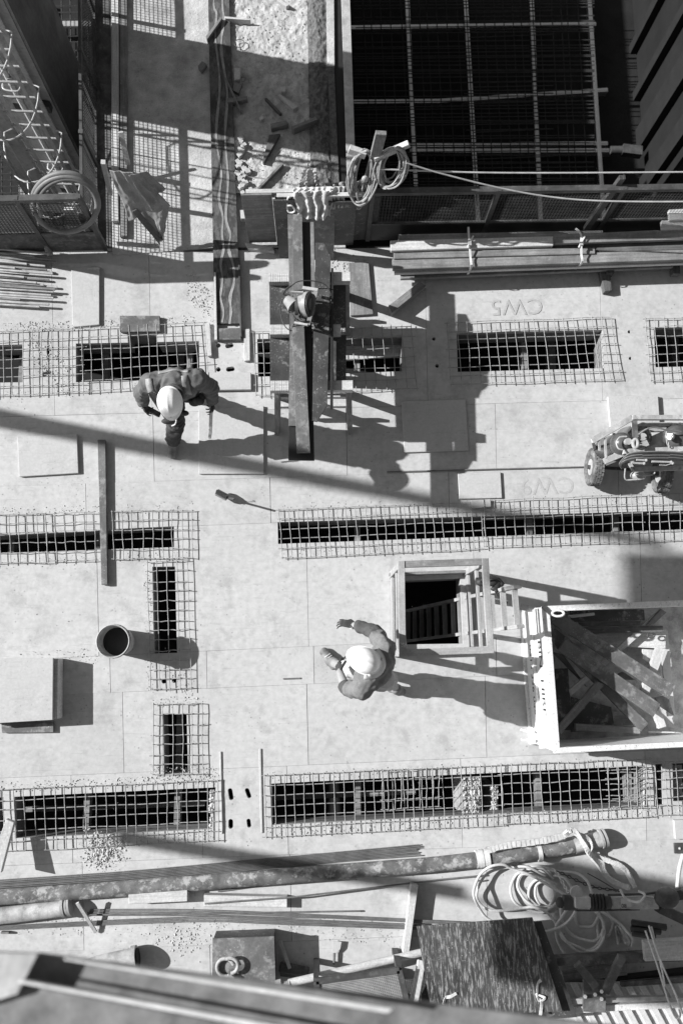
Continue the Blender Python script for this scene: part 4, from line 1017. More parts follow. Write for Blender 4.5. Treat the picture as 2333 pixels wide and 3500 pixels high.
MB().bar(e(700,690,.9),e(1700,650,.9),.05,.05).build('cross_rail',m_pipel,tr,bevel=.002)
MB().bar(e(850,945,.75),e(1700,915,.75),.045,.03).build('front_bar',m_pipel,tr,bevel=.002)
MB().bar(e(800,850,.75),e(850,950,.75),.03,.03).build('front_bar',m_pipel,tr)
MB().bar(e(420,880,.35),e(700,770,.5),.04,.04).build('side_rail',m_dark,tr)
MB().tube(crom([e(740,930,.55),e(738,1080,.5),e(840,1092,.5),e(1000,1075,.5),e(1030,1050,.5)],4),.009,6).build('handle_bar',m_pipel,tr)
MB().tube(crom([e(880,1010,.6),e(960,1030,.6),e(1130,1020,.6),e(1165,985,.6)],4),.008,6).build('handle_bar',m_pipel,tr)
MB().ball(e(920,1030,.45),.05,14,10,(1.6,1,1)).build('regulator',m_galv,tr,smooth=True)
def bottle(label,p0,p1,r):
    g=thing('gas_bottle',label,'gas bottle',p0); d=(p1-p0).normalized(); ln=(p1-p0).length
    pts=[];rr=[]
    for t,q in ((0,.55),(.02,.85),(.05,1),(ln-r*.9,1),(ln-r*.6,.95),(ln-r*.35,.82),(ln-r*.15,.6),(ln-r*.03,.35),(ln,.2),(ln+.05,.2)):
        pts.append(p0+d*t); rr.append(r*q)
    MB().tube(pts,rr,26).build('bottle_body',m_cyl,g)
    MB().tube([p0+d*(ln+.04),p0+d*(ln+.09)],r*.28,12).build('valve',m_galv,g)
bottle('gas bottle nearest the left wheel, its shiny shoulder catching the sun',e(430,660,.32),e(740,555,.95),.115)
bottle('big black gas bottle behind the trolley upright',e(760,520,.22),e(960,480,.8),.135)
bottle('large gas bottle at the right edge, chained to the trolley',e(1750,520,.3),e(1420,470,.85),.135)
t=tag(MB().bar(e(1060,560,.6),e(1560,340,.75),.09,.02).build('folded_plate',m_galv,xdir=(1,0,0)),'grey metal plate lying between the gas bottles','metal plate')
hs=thing('gas_hoses','bundle of dark gas hoses looped over the front of the trolley','hose',e(1100,740,.95))
random.seed(9)
for k in range(9):
    y=690+k*13; o_=random.uniform(-8,8)
    MB().tube(crom([e(1700,y+30,.98),e(1350,y+o_,1.0),e(1000,y+2+o_,1.0),e(820,y+20,.98),e(740-k*6,y+70,.95),e(660+k*6,860+k*6,.85),e(690+k*9,930-k*3,.75)],5),.0085,6).build('hose_strand',m_rub if k%3 else m_hosed,hs)
MB().tube(crom([e(930,440,.95),e(1050,360,1.0),e(1180,340,1.0),e(1350,380,.98),e(1540,400,.95)],5),.008,6).build('hose_strand',m_hosed,hs)
MB().tube(crom([e(760,470,1),e(660,480,1),e(612,560,1),e(640,640,1),e(700,660,1)],5),.008,6).build('hose_strand',m_galv,hs)
for k in range(4):
    tc_=thing('cutting_torch',('brass torch lying second from the trolley bar','upper ribbed torch on the hose bundle','lower ribbed torch on the hose bundle','thin torch nozzle near the front bar')[k],'torch',e(1100,820,1.02))
    y=(830,805,850,880)[k]; x0=(1120,900,830,1230)[k]; x1=(1400,1040,1010,1420)[k]
    MB().tube([e(x0,y,1.03),e((x0+x1)/2,y+4,1.03),e(x1,y+(8 if k<3 else -25),1.03)],.011 if k<3 else .005,8).build('torch_body',m_pipel,tc_); MB().ball(e(x1,y+8,1.03) if k<3 else e(x1,y-25,1.03),.016,8,6).build('torch_tip',m_pipel,tc_,smooth=True)
rg=thing('hook_plate','thick pale steel eye plate hanging on the trolley','eye plate',e(880,580,1.05))
MB().tube([e(885+34*math.cos(a)*1.0,570+58*math.sin(a),1.05) for a in [k*math.pi/9 for k in range(18)]],.018,8,closed=True).build('eye',m_pipel,rg)
def chain(label,pts,rl=.018,r=.0045,m=None,nm='chain'):
    c=thing(nm,label,'chain',pts[0]); P2=crom(pts,8); acc=0; last=P2[0]; k=0
    for p in P2:
        if (p-last).length>=rl*1.5:
            d=(p-last).normalized(); s=d.cross(Vector((0,0,1))).normalized(); s = s if k%2 else d.cross(s)
            mid=(p+last)/2
            MB().tube([mid+d*math.cos(a)*rl+s*math.sin(a)*rl*.55 for a in [q*math.pi/4 for q in range(8)]],r,5,closed=True).build('link',m or m_galv,c); k+=1; last=p
chain('chain hanging down over the trolley between the gas bottles',[e(1330,400,1.0),e(1325,470,.98),e(1345,560,.96),e(1370,630,.95)])
# ------------------------------------------------------------------ people
def capsules(parts,vox):
    b=MB()
    for lab,p0,r0,p1,r1 in parts:
        p0=Vector(p0);p1=Vector(p1); d=p1-p0; n=14
        ln=d.length; pts=[];rr=[]
        dn=d.normalized() if ln>1e-6 else Vector((0,0,1))
        for k in range(5):
            a=-math.pi/2+math.pi/2*(k+.4)/5; pts.append(p0+dn*math.sin(a)*r0); rr.append(max(r0*math.cos(a),.001))
        for k in range(5):
            a=math.pi/2*(k+.2)/5; pts.append(p1+dn*math.sin(a)*r1); rr.append(max(r1*math.cos(a),.001))
        b.tube(pts,rr,n)
    o=tmp(b,'tmp_body')
    md=o.modifiers.new('r','REMESH'); md.mode='VOXEL'; md.voxel_size=vox
    ms=o.modifiers.new('s','SMOOTH'); ms.factor=.5; ms.iterations=4
    bpy.context.view_layer.update()
    me=bpy.data.meshes.new_from_object(o.evaluated_get(bpy.context.evaluated_depsgraph_get())); bpy.data.objects.remove(o)
    return me
def seg_d(p,a,b_,ra,rb):
    d=b_-a; t=max(0,min(1,(p-a).dot(d)/max(d.length_squared,1e-9))); return (p-(a+d*t)).length-(ra+(rb-ra)*t)
def body(name,parent,parts,mats,folds,vox=.0062):
    labs=sorted(set(q[0] for q in parts)); me=capsules(parts,vox)
    pr=[(labs.index(l),Vector(a),Vector(b_),ra,rb) for l,a,ra,b_,rb in parts]
    me.materials.clear()
    for l in labs: me.materials.append(mats[l])
    lab=[min(pr,key=lambda q:seg_d(v.co,q[1],q[2],q[3],q[4]))[0] for v in me.vertices]
    nr_=[v.normal.copy() for v in me.vertices]
    for i,v in enumerate(me.vertices):
        f=folds.get(labs[lab[i]],0)*1.7
        if f:
            q=v.co; n1=noise.noise(Vector((q.x*9,q.y*9,q.z*14))); n2=noise.noise(q*22+Vector((5,1,2)))
            v.co=q+nr_[i]*f*((1-abs(n1)*2.4)*.8+n2*.45)
    mi=[]
    for p in me.polygons:
        mi.append(lab[p.vertices[0]])
    me.polygons.foreach_set('material_index',mi); me.polygons.foreach_set('use_smooth',[True]*len(me.polygons))
    o=bpy.data.objects.new(name,me); C.objects.link(o)
    base=WM[parent.name].translation.copy()
    for v in me.vertices: v.co-=base
    reg(o,Matrix.Translation(base),parent); return o
def hand(parts,wrist,dirn,palmn,lab,curl=.5,s=1.0,thumbside=1):
    d=Vector(dirn).normalized(); n=Vector(palmn); n=(n-d*n.dot(d)).normalized(); sd_=d.cross(n)*thumbside
    w0=Vector(wrist); pc=w0+d*.085*s
    for k,o_ in enumerate((-.027,-.009,.009,.027)):
        parts.append((lab,w0+sd_*o_*.7*s,.015*s,pc+sd_*o_*s,.0125*s))
    for k,(o_,l_) in enumerate(((.028,.070),(.010,.080),(-.009,.075),(-.028,.058))):
        p=pc+sd_*o_*s; a=0; pr_=p; dd2=d.copy()
        for j_,(f,r_) in enumerate(((.45,.0092),(.30,.0083),(.25,.0072))):
            a+=curl*(.6+.25*j_); dd2=(d*math.cos(a)+n*math.sin(a)); q=pr_+dd2*l_*f*s*1.15+sd_*o_*.28
            parts.append((lab,pr_,r_*s,q,(r_-.001)*s)); pr_=q
    t0=w0+d*.025*s+sd_*.03*s; t1=t0+(d*.55+sd_*.6+n*.35).normalized()*.045*s; t2=t1+(d*.8+n*.5).normalized()*.035*s
    parts.append((lab,t0,.015*s,t1,.012*s)); parts.append((lab,t1,.012*s,t2,.010*s))
def helmet(label,parent,c,fwd,upv,brim_back=False,sc=1.0):
    f=Vector(fwd).normalized(); u=Vector(upv); u=(u-f*u.dot(f)).normalized(); s=f.cross(u)
    n=56; rings=18; vs_=[]; b=MB()
    def pt(lat,a,inner=0):
        r=math.cos(lat); x=math.cos(a)*r; y=math.sin(a)*r; z=math.sin(lat)
        rid=1+.045*math.exp(-((y*.115)/.012)**2)*(1 if lat>.25 else 0)+.02*math.exp(-((abs(y)*.115-.05)/.009)**2)*(1 if .3<lat<1.3 else 0)
        X=x*(.142-inner); Y=y*(.115-inner); Z=z*(.135-inner)*rid
        return c+(f*X+s*Y+u*Z)*sc
    for i in range(rings+1):
        lat=math.pi/2*(1-i/rings)
        for k in range(n):
            vs_.append(pt(lat,2*math.pi*k/n))
    # brim
    for i,(ex_,dz) in enumerate(((.006,-.004),(.012,-.010))):
        for k in range(n):
            a=2*math.pi*k/n; pk=max(0,math.cos(a))**1.5; e2=ex_+(.030 if i else .012)*pk
            vs_.append(c+(f*math.cos(a)*(.142+e2)+s*math.sin(a)*(.115+ex_*.8)+u*(dz-.012*pk*i))*sc)
    for k in range(n):
        a=2*math.pi*k/n; vs_.append(c+(f*math.cos(a)*.132+s*math.sin(a)*.105+u*-.012)*sc)
    m=rings+4; fs=[(i*n+k,i*n+(k+1)%n,(i+1)*n+(k+1)%n,(i+1)*n+k) for i in range(m-1) for k in range(n)]
    b.add(vs_,fs); b.smooth=True
    h=b.build('hard_hat',m_helm,parent); h['label']=label; return h
def offs(p,dx=0,dy=0,dz=0): return Vector(p)+Vector((dx,dy,dz))
def boot(parts,heel,toe,ank,lab='boot',s=1):
    heel=Vector(heel);toe=Vector(toe);d=(toe-heel); 
    parts.append((lab,heel+Vector((0,0,.035)),.040*s,heel+d*.45+Vector((0,0,.045)),.043*s))
    parts.append((lab,heel+d*.45+Vector((0,0,.040)),.044*s,toe-d.normalized()*.05+Vector((0,0,.035)),.043*s))
    parts.append((lab,Vector(ank)+Vector((0,0,.04)),.052*s,heel+d*.25+Vector((0,0,.05)),.05*s))
    parts.append((lab,heel+d*.25+Vector((0,0,.08)),.05*s,heel+d*.6+Vector((0,0,.05)),.042*s))
# --- worker one, bending forward at the upper left
p1_=thing('person','worker in dark jacket and white hard hat bending forward with boards in both hands','person',W((605,1480)))
pel=W((612,1328),.92); sp=W((606,1318),1.10); ch=W((598,1316),1.26); nk=W((590,1340),1.36); hd=W((582,1375),1.42)
shL=W((515,1310),1.30); elL=W((482,1342),1.06); wrL=W((490,1372),.86)
shR=W((672,1296),1.30); elR=W((722,1322),1.08); wrR=W((724,1366),.88)
hipL=W((590,1335),.90); knL=W((602,1440),.52); anL=W((596,1512),.10)
hipR=W((640,1330),.90); knR=W((640,1345),.50); anR=W((650,1345),.12)
J='jacket'; T='trousers'; parts=[
 (T,hipL,.10,knL,.085),(T,knL,.085,offs(anL,0,0,.10),.068),(T,hipR,.10,knR,.08),(T,knR,.08,anR,.065),(T,hipL,.11,hipR,.11),(T,pel,.125,sp,.12),
 (J,sp,.145,ch,.165),(J,offs(sp,-.07),.11,offs(ch,-.1),.12),(J,offs(sp,.07),.11,offs(ch,.1),.12),(J,offs(ch,-.08,.02),.12,offs(shL,.05),.10),(J,offs(ch,.08,.02),.12,offs(shR,-.06),.10),(J,shL,.095,shR,.095),(J,ch,.13,nk,.085),
 (J,shL,.085,elL,.066),(J,elL,.066,wrL,.05),(J,shR,.085,elR,.068),(J,elR,.068,wrR,.052),
 ('skin',nk,.06,hd,.07),('skin',offs(hd,0,.01,-.05),.078,offs(hd,0,-.02,-.03),.078),('skin',offs(hd,0,-.10,-.04),.028,offs(hd,0,-.12,-.07),.018)]
boot(parts,W((597,1508),0),W((586,1572),0),anL); boot(parts,W((652,1325),0),W((646,1375),0),anR)
hand(parts,wrL,(.10,-.45,-.75),(.9,-.2,0),'glove',.75,1.1,1); hand(parts,wrR,(.0,-.35,-.8),(-.9,-.3,0),'glove',.8,1.15,-1)
bd=body('body',p1_,parts,{J:m_jack,T:m_trous,'skin':m_skin,'boot':m_boot,'glove':m_glove},{J:.010,T:.010,'boot':.002})
helmet('scuffed white hard hat',p1_,W((580,1374),1.43),(.10,-1,-.42),(0,-.42,1),sc=.94)
def patch_on(me_obj,path,wd,m,name,parent,lift=.006,flat=True):
    # a band that follows the cloth: points are dropped onto the body from above
    bpy.context.view_layer.update(); inv=me_obj.matrix_world.inverted(); P2=crom([Vector((q.x,q.y,q.z)) for q in path],6); b=MB(); vs_=[]; n=len(P2)
    ok=[]
    for i,p in enumerate(P2):
        d=(P2[min(i+1,n-1)]-P2[max(i-1,0)]); d.z=0; d.normalize(); s=Vector((-d.y,d.x,0))*wd/2
        row=[]
        for q in (p-s,p,p+s):
            hit,loc,nn,_=me_obj.ray_cast(inv@Vector((q.x,q.y,2.4)),Vector((0,0,-1)))
            row.append((me_obj.matrix_world@loc+nn*lift) if hit else Vector((q.x,q.y,q.z)))
        vs_+=row; 
    fs=[]
    for i in range(n-1):
        for k in range(2): fs.append((i*3+k,i*3+k+1,(i+1)*3+k+1,(i+1)*3+k))
    b.add(vs_,fs); b.smooth=True; o=b.build(name,m,parent); sm=o.modifiers.new('t','SOLIDIFY'); sm.thickness=.004; return o
patch_on(bd,[W((512,1300),1.35),W((513,1322),1.36),W((520,1345),1.34),W((530,1362),1.3)],.06,m_reflect,'reflective_band',p1_)
patch_on(bd,[W((632,1290),1.35),W((636,1315),1.36),W((642,1345),1.34)],.06,m_reflect,'reflective_band',p1_)
patch_on(bd,[W((545,1282),1.3),W((600,1274),1.3),W((650,1280),1.3)],.03,m_reflect,'reflective_band',p1_)
nkp=[]
MB().tube(crom([W((560,1345),1.40),W((575,1322),1.43),W((600,1318),1.44),W((622,1335),1.42),W((626,1362),1.38)],5),.016,8).build('collar',m_dark,p1_)
# tool belt pouches
for k,(x,y,z,r,sc) in enumerate(((678,1370,.88,.07,(.8,.6,1.1)),(664,1376,.84,.06,(.9,.6,1)),(630,1412,.78,.045,(1,.6,.9)),(690,1355,.9,.05,(.8,.8,1.1)),(576,1440,.70,.06,(1.2,.5,.8)),(598,1436,.70,.055,(1,.5,.7)))):
    MB().ball(W((x,y),z),r,14,10,sc).build('tool_pouch',m_glove,p1_,smooth=True)
MB().tube(crom([W((592,1428),.78),W((602,1436),.8),W((598,1450),.74),W((586,1456),.72)],4),.007,6).build('belt_loop',m_strap,p1_)
tag(MB().bar(W((722,1395),.80),W((718,1490),.42),.075,.028,(1,0,.1)).build('carried_board',m_wood,xdir=(0,1,0),bevel=.002),'short pale board hanging from the bending worker\'s right-hand glove','board')
tag(MB().bar(W((488,1388),.78),W((545,1418),.62),.05,.03).build('carried_batten',m_woodd,xdir=(1,0,0)),'dark batten held low in the bending worker\'s other glove','batten')
# --- worker two, walking beside the hatch
p2_=thing('person','worker in grey sweater and pale shorts with white hard hat striding past the hatch','person',W((1240,2300)))
zz=lambda x,y,h: W((1060+x/4.3556,2080+y/4.3556),h)
pel=zz(1010,960,.93); sp=zz(960,930,1.10); ch=zz(930,900,1.30); nk=zz(900,870,1.44); hd=zz(830,810,1.53)
shR=zz(1120,600,1.36); elR=zz(960,350,1.16); wrR=zz(660,255,1.04)
shL=zz(770,1200,1.34); elL=zz(520,1170,1.06); wrL=zz(440,950,.95)
hipL=zz(900,930,.90); knL=zz(560,900,.55); anL=zz(370,820,.12)
hipR=zz(1060,1030,.90); knR=zz(1190,1080,.50); anR=zz(1265,1190,.16)
S_='shirt'; parts=[
 ('shorts',hipL,.105,knL,.088),('shorts',hipR,.105,hipR+(knR-hipR)*.8,.088),('shorts',hipL,.12,hipR,.12),
 ('skin',knL,.058,offs(anL,0,0,.12),.042),('skin',hipR+(knR-hipR)*.7,.062,knR,.055),('skin',knR,.056,anR,.04),('sock',offs(anL,0,0,.10),.046,anL,.045),('sock',anR+(knR-anR)*.2,.047,anR,.045),
 (S_,pel,.125,sp,.135),(S_,sp,.14,ch,.15),(S_,ch,.135,zz(1050,760,1.34),.12),(S_,ch,.135,zz(850,1050,1.32),.12),(S_,sp,.13,zz(860,1050,1.2),.10),(S_,sp,.13,zz(1090,800,1.2),.10),
 (S_,zz(1050,760,1.34),.115,shR,.09),(S_,zz(850,1050,1.32),.11,shL,.088),(S_,ch,.12,nk,.075),
 (S_,shR,.086,zz(1010,430,1.24),.072),('sleeve',zz(1010,430,1.24),.071,elR,.062),('sleeve',elR,.062,zz(720,265,1.06),.047),
 (S_,shL,.084,zz(600,1200,1.18),.070),('sleeve',zz(600,1200,1.18),.069,elL,.058),('skin',elL,.048,wrL,.034),
 ('skin',zz(720,265,1.06),.036,wrR,.032),('skin',nk,.058,hd,.068),('skin',offs(hd,0,0,-.05),.080,offs(hd,-.02,0,-.03),.080),('skin',offs(hd,-.10,.0,-.03),.022,offs(hd,-.12,.0,-.06),.016)]
boot(parts,zz(340,850,0),zz(170,590,0),anL,s=1.05); boot(parts,zz(1360,1240,.03),zz(1130,1165,0),anR,s=1.05)
hand(parts,wrR,(-.95,.25,-.2),(-.3,-.5,-.8),'glove',.45,1.1,-1); hand(parts,wrL,(-.12,.55,-.5),(.7,0,-.6),'glove',.6,1.1,-1)
bd2=body('body',p2_,parts,{S_:m_shirt,'sleeve':m_shirtd,'skin':m_skin,'shorts':m_short,'boot':m_boot,'sock':m_reflect,'glove':m_glove},{S_:.009,'sleeve':.009,'shorts':.010,'boot':.003})
helmet('bright white hard hat',p2_,zz(815,775,1.54),(-.86,.42,-.12),(-.12,0.02,1),sc=.94)
# neck flap / cradle at the back of the hat
b=MB(); fwd=Vector((-.86,.42,0)).normalized(); sdv=Vector((.42,.86,0)); c2=zz(815,775,1.5); vs_=[]
for j_ in range(5):
    for k in range(15):
        a=-1.25+2.5*k/14; r=.112+.052*j_/4; vs_.append(c2-fwd*math.cos(a)*r*1.15+sdv*math.sin(a)*r+Vector((0,0,.035-.022*j_)))
b.add(vs_,[(j_*15+k,j_*15+k+1,(j_+1)*15+k+1,(j_+1)*15+k) for j_ in range(4) for k in range(14)]); b.smooth=True
o=b.build('neck_flap',m_towel,p2_); sm=o.modifiers.new('t','SOLIDIFY'); sm.thickness=.004
for a in (-.9,.6):
    MB().ball(c2-fwd*math.cos(a)*.125*1.15+sdv*math.sin(a)*.125+Vector((0,0,.035)),.018,10,8).build('ratchet_knob',m_galv,p2_,smooth=True)
lc=MB()
for k in range(5):
    p=zz(255+k*22,700+k*28,.105); lc.tube([p+Vector((-.028,-.02,0)),p+Vector((0,0,.012)),p+Vector((.028,.02,0))],.004,5)
lc.build('boot_laces',m_strap,p2_)
MB().tube([zz(628,240,1.04),zz(622,270,1.02)],.037,14).build('wrist_band',m_strap,p2_)
# ------------------------------------------------------------------ bottom: pipes, bars
pp=thing('pump_pipe','long mortar-caked pump pipe lying across the lower deck','pipe',W((1000,2990)))
MB().tube(crom([W(p,.075) for p in ((-300,3096),(0,3068),(400,3040),(800,3009),(1200,2978),(1500,2954),(1800,2917),(1960,2892),(2052,2868))],4),.073,24).build('pipe_body',m_pipe,pp)
MB().tube([W((1960,2892),.075),W((2060,2867),.075)],.077,24).build('pipe_end',m_pipel,pp)
for x,y in ((2050,2869),(2062,2866)): MB().tube([W((x,y),.075),W((x+7,y-2),.075)],.092,24).build('flange',m_pipel,pp)
sl=thing('lifting_sling','long dusty sling knotted round the pump pipe and trailing to the tow bar','sling',W((1990,2880)))
def strapb(pts,wd,th,m,name,parent,tw=0):
    P2=crom(pts,5); b=MB()
    for i,(a,c) in enumerate(zip(P2,P2[1:])):
        u=Vector((math.sin(tw*i),0,1)); b.bar(a,c+(c-a)*.1,wd*(1+.25*noise.noise(a*20)),th,u)
    return b.build(name,m,parent)
f1=lambda x,y,z: W(F1((x,y))[0],z)
strapb([f1(150,270,.17),f1(280,235,.17),f1(450,215,.17),f1(600,190,.17),f1(700,165,.17)],.06,.02,m_sling,'sling_run',sl)
strapb([f1(700,165,.18),f1(740,130,.2),f1(780,135,.2),f1(840,210,.19),f1(880,290,.14),f1(950,370,.08),f1(1020,470,.05),f1(1090,515,.05),f1(1180,550,.08)],.05,.03,m_sling,'sling_run',sl,.35)
strapb([f1(780,150,.17),f1(860,180,.17),f1(900,240,.16),f1(880,275,.12),f1(940,310,.06),f1(1030,350,.05),f1(1130,400,.05),f1(1180,470,.05),f1(1215,545,.08)],.045,.028,m_sling,'sling_run',sl,.5)
for x,lb in ((100,'left'),(525,'right')):
    c=thing('sling_wrap',lb+' band of pale webbing wrapped round the pump pipe','webbing',f1(x,330,.08))
    px=F1((x,0))[0][0]; 
    pa=W((px-4 if x>200 else px-14,2780+(290 if x>200 else 335)/2.1392),.075); ax=(W((1800,2917),.075)-W((1500,2954),.075)).normalized()
    for k in range(1 if x>200 else 4):
        q=pa+ax*(.03*k); MB().tube([q-ax*.02,q+ax*.02],.086+.004*(k%2),20).build('wrap',m_sling,c)
tb2=thing('pump_pipe','second mortar-caked pipe ending at the lower left with a grooved collar','pipe',W((100,3115)))
MB().tube(crom([W(p,.08) for p in ((-300,3160),(0,3131),(120,3117),(225,3103))],4),[.078]*13,22).build('pipe_body',m_pipel,tb2)
for x0,x1,r in ((212,222,.09),(226,232,.082),(234,242,.088)): MB().tube([W((x0,3104.5-(x0-212)*.12),.08),W((x1,3103.5-(x1-212)*.12),.08)],r,22).build('flange',m_pipel,tb2)
tb3=thing('reducer_pipe','tapered pipe piece with a thick ring, partly behind the near beam','pipe',W((400,3285)))
MB().tube([W((230,3325),.06),W((330,3297),.09),W((400,3286),.10),W((455,3277),.10)],[.045,.075,.09,.092],22).build('pipe_body',m_pipel,tb3)
MB().tube([W((452,3277),.10),W((468,3274),.10)],.112,24).build('flange',m_pipel,tb3); MB().tube([W((468,3274),.10),W((473,3273),.10)],.085,24).build('dark_bore_plug',m_black,tb3)  # solid black plug, shade of the hollow put into its colour
random.seed(12)
def bars(name,lab,grp,lst,r=.0055):
    for k_,pts in enumerate(lst):
        tag(MB().tube(crom([W(p,z) for p,z in pts],3),r,6).build(name,m_rod,xdir=(1,0,0)),['top','second','third','fourth','fifth','sixth','seventh','eighth','lowest'][k_]+' '+lab,'rebar',grp)
bars('rebar','long ribbed bar in the bundle lying above the pump pipe','bars above the pump pipe',[[((-200,3022+k*5.4),.015+.012*(k%3)),((400,2982+k*5.2),.015+.012*(k%3)),((800,2946+k*4.8),.02),((1150,2914+k*4.6),.02),((1432+random.uniform(-12,14),2888+k*5.2),.02)] for k in range(8)])
bars('rebar','long ribbed bar in the bundle lying below the pump pipe','bars below the pump pipe',[[((300+random.uniform(-5,15) if k<5 else -60,3110+k*5 if k<5 else 3150+k*4),.02),((640,3110+k*5.2),.02),((1000,3124+k*4.8),.02),((1224 if k in(3,) else 1720+random.uniform(-60,10),3137 if k==3 else 3160+k*3.4),.1 if k!=3 else .02)] for k in range(9)])
bars('rebar','single thin bar slanting from the plank end towards the pump pipe',None,[[((700,3090),.11),((1006,3067),.06),((1500,3008),.03),((1656,2993),.03)]]) if False else None
for pts,lb in (([((700,3090),.12),((1006,3067),.12),((1500,3008),.03),((1656,2993),.03)],'single thin bar slanting from the plank end towards the pump pipe'),
  ([((745,3048),.015),((850,3034),.015),((952,3021),.03)],'short ribbed bar poking out from under the pump pipe'),
  ([((300,3128),.03),((800,3122),.03),((1230,3115),.03)],'lone upper bar of the lower bundle ending above the scraper')):
    tag(MB().tube([W(p,z) for p,z in pts],.0085,6).build('rebar',m_rod,xdir=(1,0,0)),lb,'rebar')
tag(MB().bar(W((264,3087),.18),W((328,3188),.03),.03,.02).build('thin_lath',m_wood,xdir=(0,1,0)),'bowed pale lath leaning on the end of the second pipe','lath')
o=qbox('upright_beam',[(1404,3023),(1429,3028),(1398,3258),(1375,3261)],.14,.13,m_wood,bevel=.004); tag(o,'pale timber beam standing out below the thin slanting bar','timber')
px_=thing('form_box','dark smeared form box at the bottom with a clamp lying on it','form box',W((835,3290)))
qbox('top_panel',[(726,3210),(937,3202),(943,3400),(724,3410)],.29,.02,m_filmg,px_)
a=W((728,3211),.268); c=W((936,3203),.268)
MB().prism([up_(p,.268) for p in (W((728,3212),.268),W((935,3204),.268),W((941,3398),.268),W((726,3408),.268))],.266).build('side_panels',m_film,px_)
cl=thing('pipe_clamp','rusty open pipe clamp lying on the form box','clamp',W((775,3305),.3))
for rr_,z,q in ((.088,.32,0),(.075,.35,.3)):
    MB().tube([W((770+rr_*330*math.cos(a)+q*60,3308+rr_*345*math.sin(a)-q*20),z) for a in [(.35*math.pi+k*1.55*math.pi/16) if not q else (1.3*math.pi+k*1.2*math.pi/16) for k in range(17)]],.017,8).build('clamp_half',m_pipel,cl)
MB().bar(W((795,3335),.33),W((775,3365),.33),.05,.04).build('clamp_lever',m_pipel,cl)
tag(MB().bar(W((957,3217),.06),W((990,3312),.10),.03,.02).build('stick',m_wood,xdir=(0,1,0)),'short pale stick in the shadow of the form box','stick')
bs=thing('broom_head','dusty broom head lying in the shadow of the form box','broom head',W((1005,3318)))
MB().bar(W((955,3305),.05),W((1055,3325),.05),.09,.05).build('broom_block',m_woodd,bs,xdir=(1,0,0),bevel=.01)
b=MB()
for k in range(60): 
    x=955+k*1.7; b.bar(W((x,3316+k*.3),.04),W((x+3,3338+k*.2),.02),.005,.005)
b.build('bristles',m_dark,bs)['kind']='stuff'
sc_=thing('scraper','small paint scraper with a wooden handle lying in the sun','scraper',W((1148,3250)))
qbox('blade',F6((425,432),(525,440),(510,520),(470,560),(425,560)),.05,.006,m_board,sc_); qbox('handle',F6((432,560),(462,562),(452,690),(430,690)),.055,.025,m_woodm,sc_,bevel=.006)
ap=thing('steel_prop','long pale adjustable prop lying across the bottom, thread at its left end','prop',W((1150,3330)))
MB().tube([W((985,3362),.30),W((1470,3250),.18)],.036,18).build('outer_tube',m_wood,ap); 
n_=40
MB().tube([W((873+k*3.0,3389-k*.68),.315) for k in range(n_)],[(.030 if k%2 else .024) for k in range(n_)],14).build('thread',m_galv,ap)
MB().tube([W((942,3372),.31),W((962,3367),.31)],.052,10).build('nut',m_pipel,ap)
sg=thing('mesh_stillage','steel stillage with wire mesh panels at the bottom','stillage',W((1230,3400)))
g_=[F6((250,860),(1140,742),(1232,1135),(300,1300))][0]
zs_=.55
for i in range(4):
    a=W(g_[i],zs_); c=W(g_[(i+1)%4],zs_); MB().bar(a,c,.05,.04).build('frame_bar',m_dark,sg)
b=MB(); 
for i in range(44):
    b.bar(W(lerp(g_[0],g_[1],i/43),zs_),W(lerp(g_[3],g_[2],i/43),zs_),.005,.005)
for i in range(26):
    b.bar(W(lerp(g_[0],g_[3],i/25),zs_),W(lerp(g_[1],g_[2],i/25),zs_),.005,.005)
b.build('mesh_panel',m_galv,sg)['kind']='stuff'
b=MB(); 
for i in range(40):
    b.bar(W(lerp((1375,3350),(1470,3345),i/39),.3),W(lerp((1395,3415),(1480,3412),i/39),.3),.006,.006)
for i in range(14):
    b.bar(W(lerp((1375,3350),(1395,3415),i/13),.3),W(lerp((1470,3345),(1480,3412),i/13),.3),.006,.006)
b.build('mesh_panel',m_galv,sg)['kind']='stuff'
for i in range(4): p=W(g_[i],zs_); MB().bar(up_(p,0),p,.05,.05).build('corner_post',m_dark,sg)
MB().prism([up_(W(p,.1),.1) for p in g_],.08).build('tray',m_dark,sg)
tag(MB().bar(W((1440,3284),.40),W((1404,3478),.56),.075,.05).build('leaning_beam',m_wood,xdir=(0,1,0),bevel=.004),'pale timber beam lying on the mesh stillage next to the streaked sheet','timber')
# streaked sheets
tag(poly('plywood_sheet',[(1560,3180),(1850,3150),(1972,3478),(1440,3520),(1440,3400)],.40,.02,m_film,bevel=0),'dark plywood sheet sticking out beneath the streaked one','plywood sheet')
tag(poly('plywood_sheet',[(1424,3168),(1819,3138),(1922,3459),(1560,3470),(1474,3470)],.46,.022,m_streak,bevel=.001),'large streaked black plywood sheet with two tied ribbons','plywood sheet')
for pts,lb in (([(55,1645),(30,1580),(40,1530),(75,1520),(110,1500)],'ribbon tied on the left of the streaked sheet'),([(650,1640),(660,1560),(635,1525),(635,1440),(655,1415)],'ribbon tied in a bow on the right of the streaked sheet')):
    r_=thing('tie_ribbon',lb,'ribbon',W(D15(pts[2])[0],.47)); strapb([W(q,.475) for q in D15(*pts)],.028,.004,m_strap,'ribbon',r_,.15)
    strapb([W(q,.48) for q in D15((pts[3][0]-12,pts[3][1]+60),(pts[3][0]+10,pts[3][1]+110),(pts[3][0]+45,pts[3][1]+90),(pts[3][0]+5,pts[3][1]+70))],.022,.004,m_strap,'bow',r_,.3)
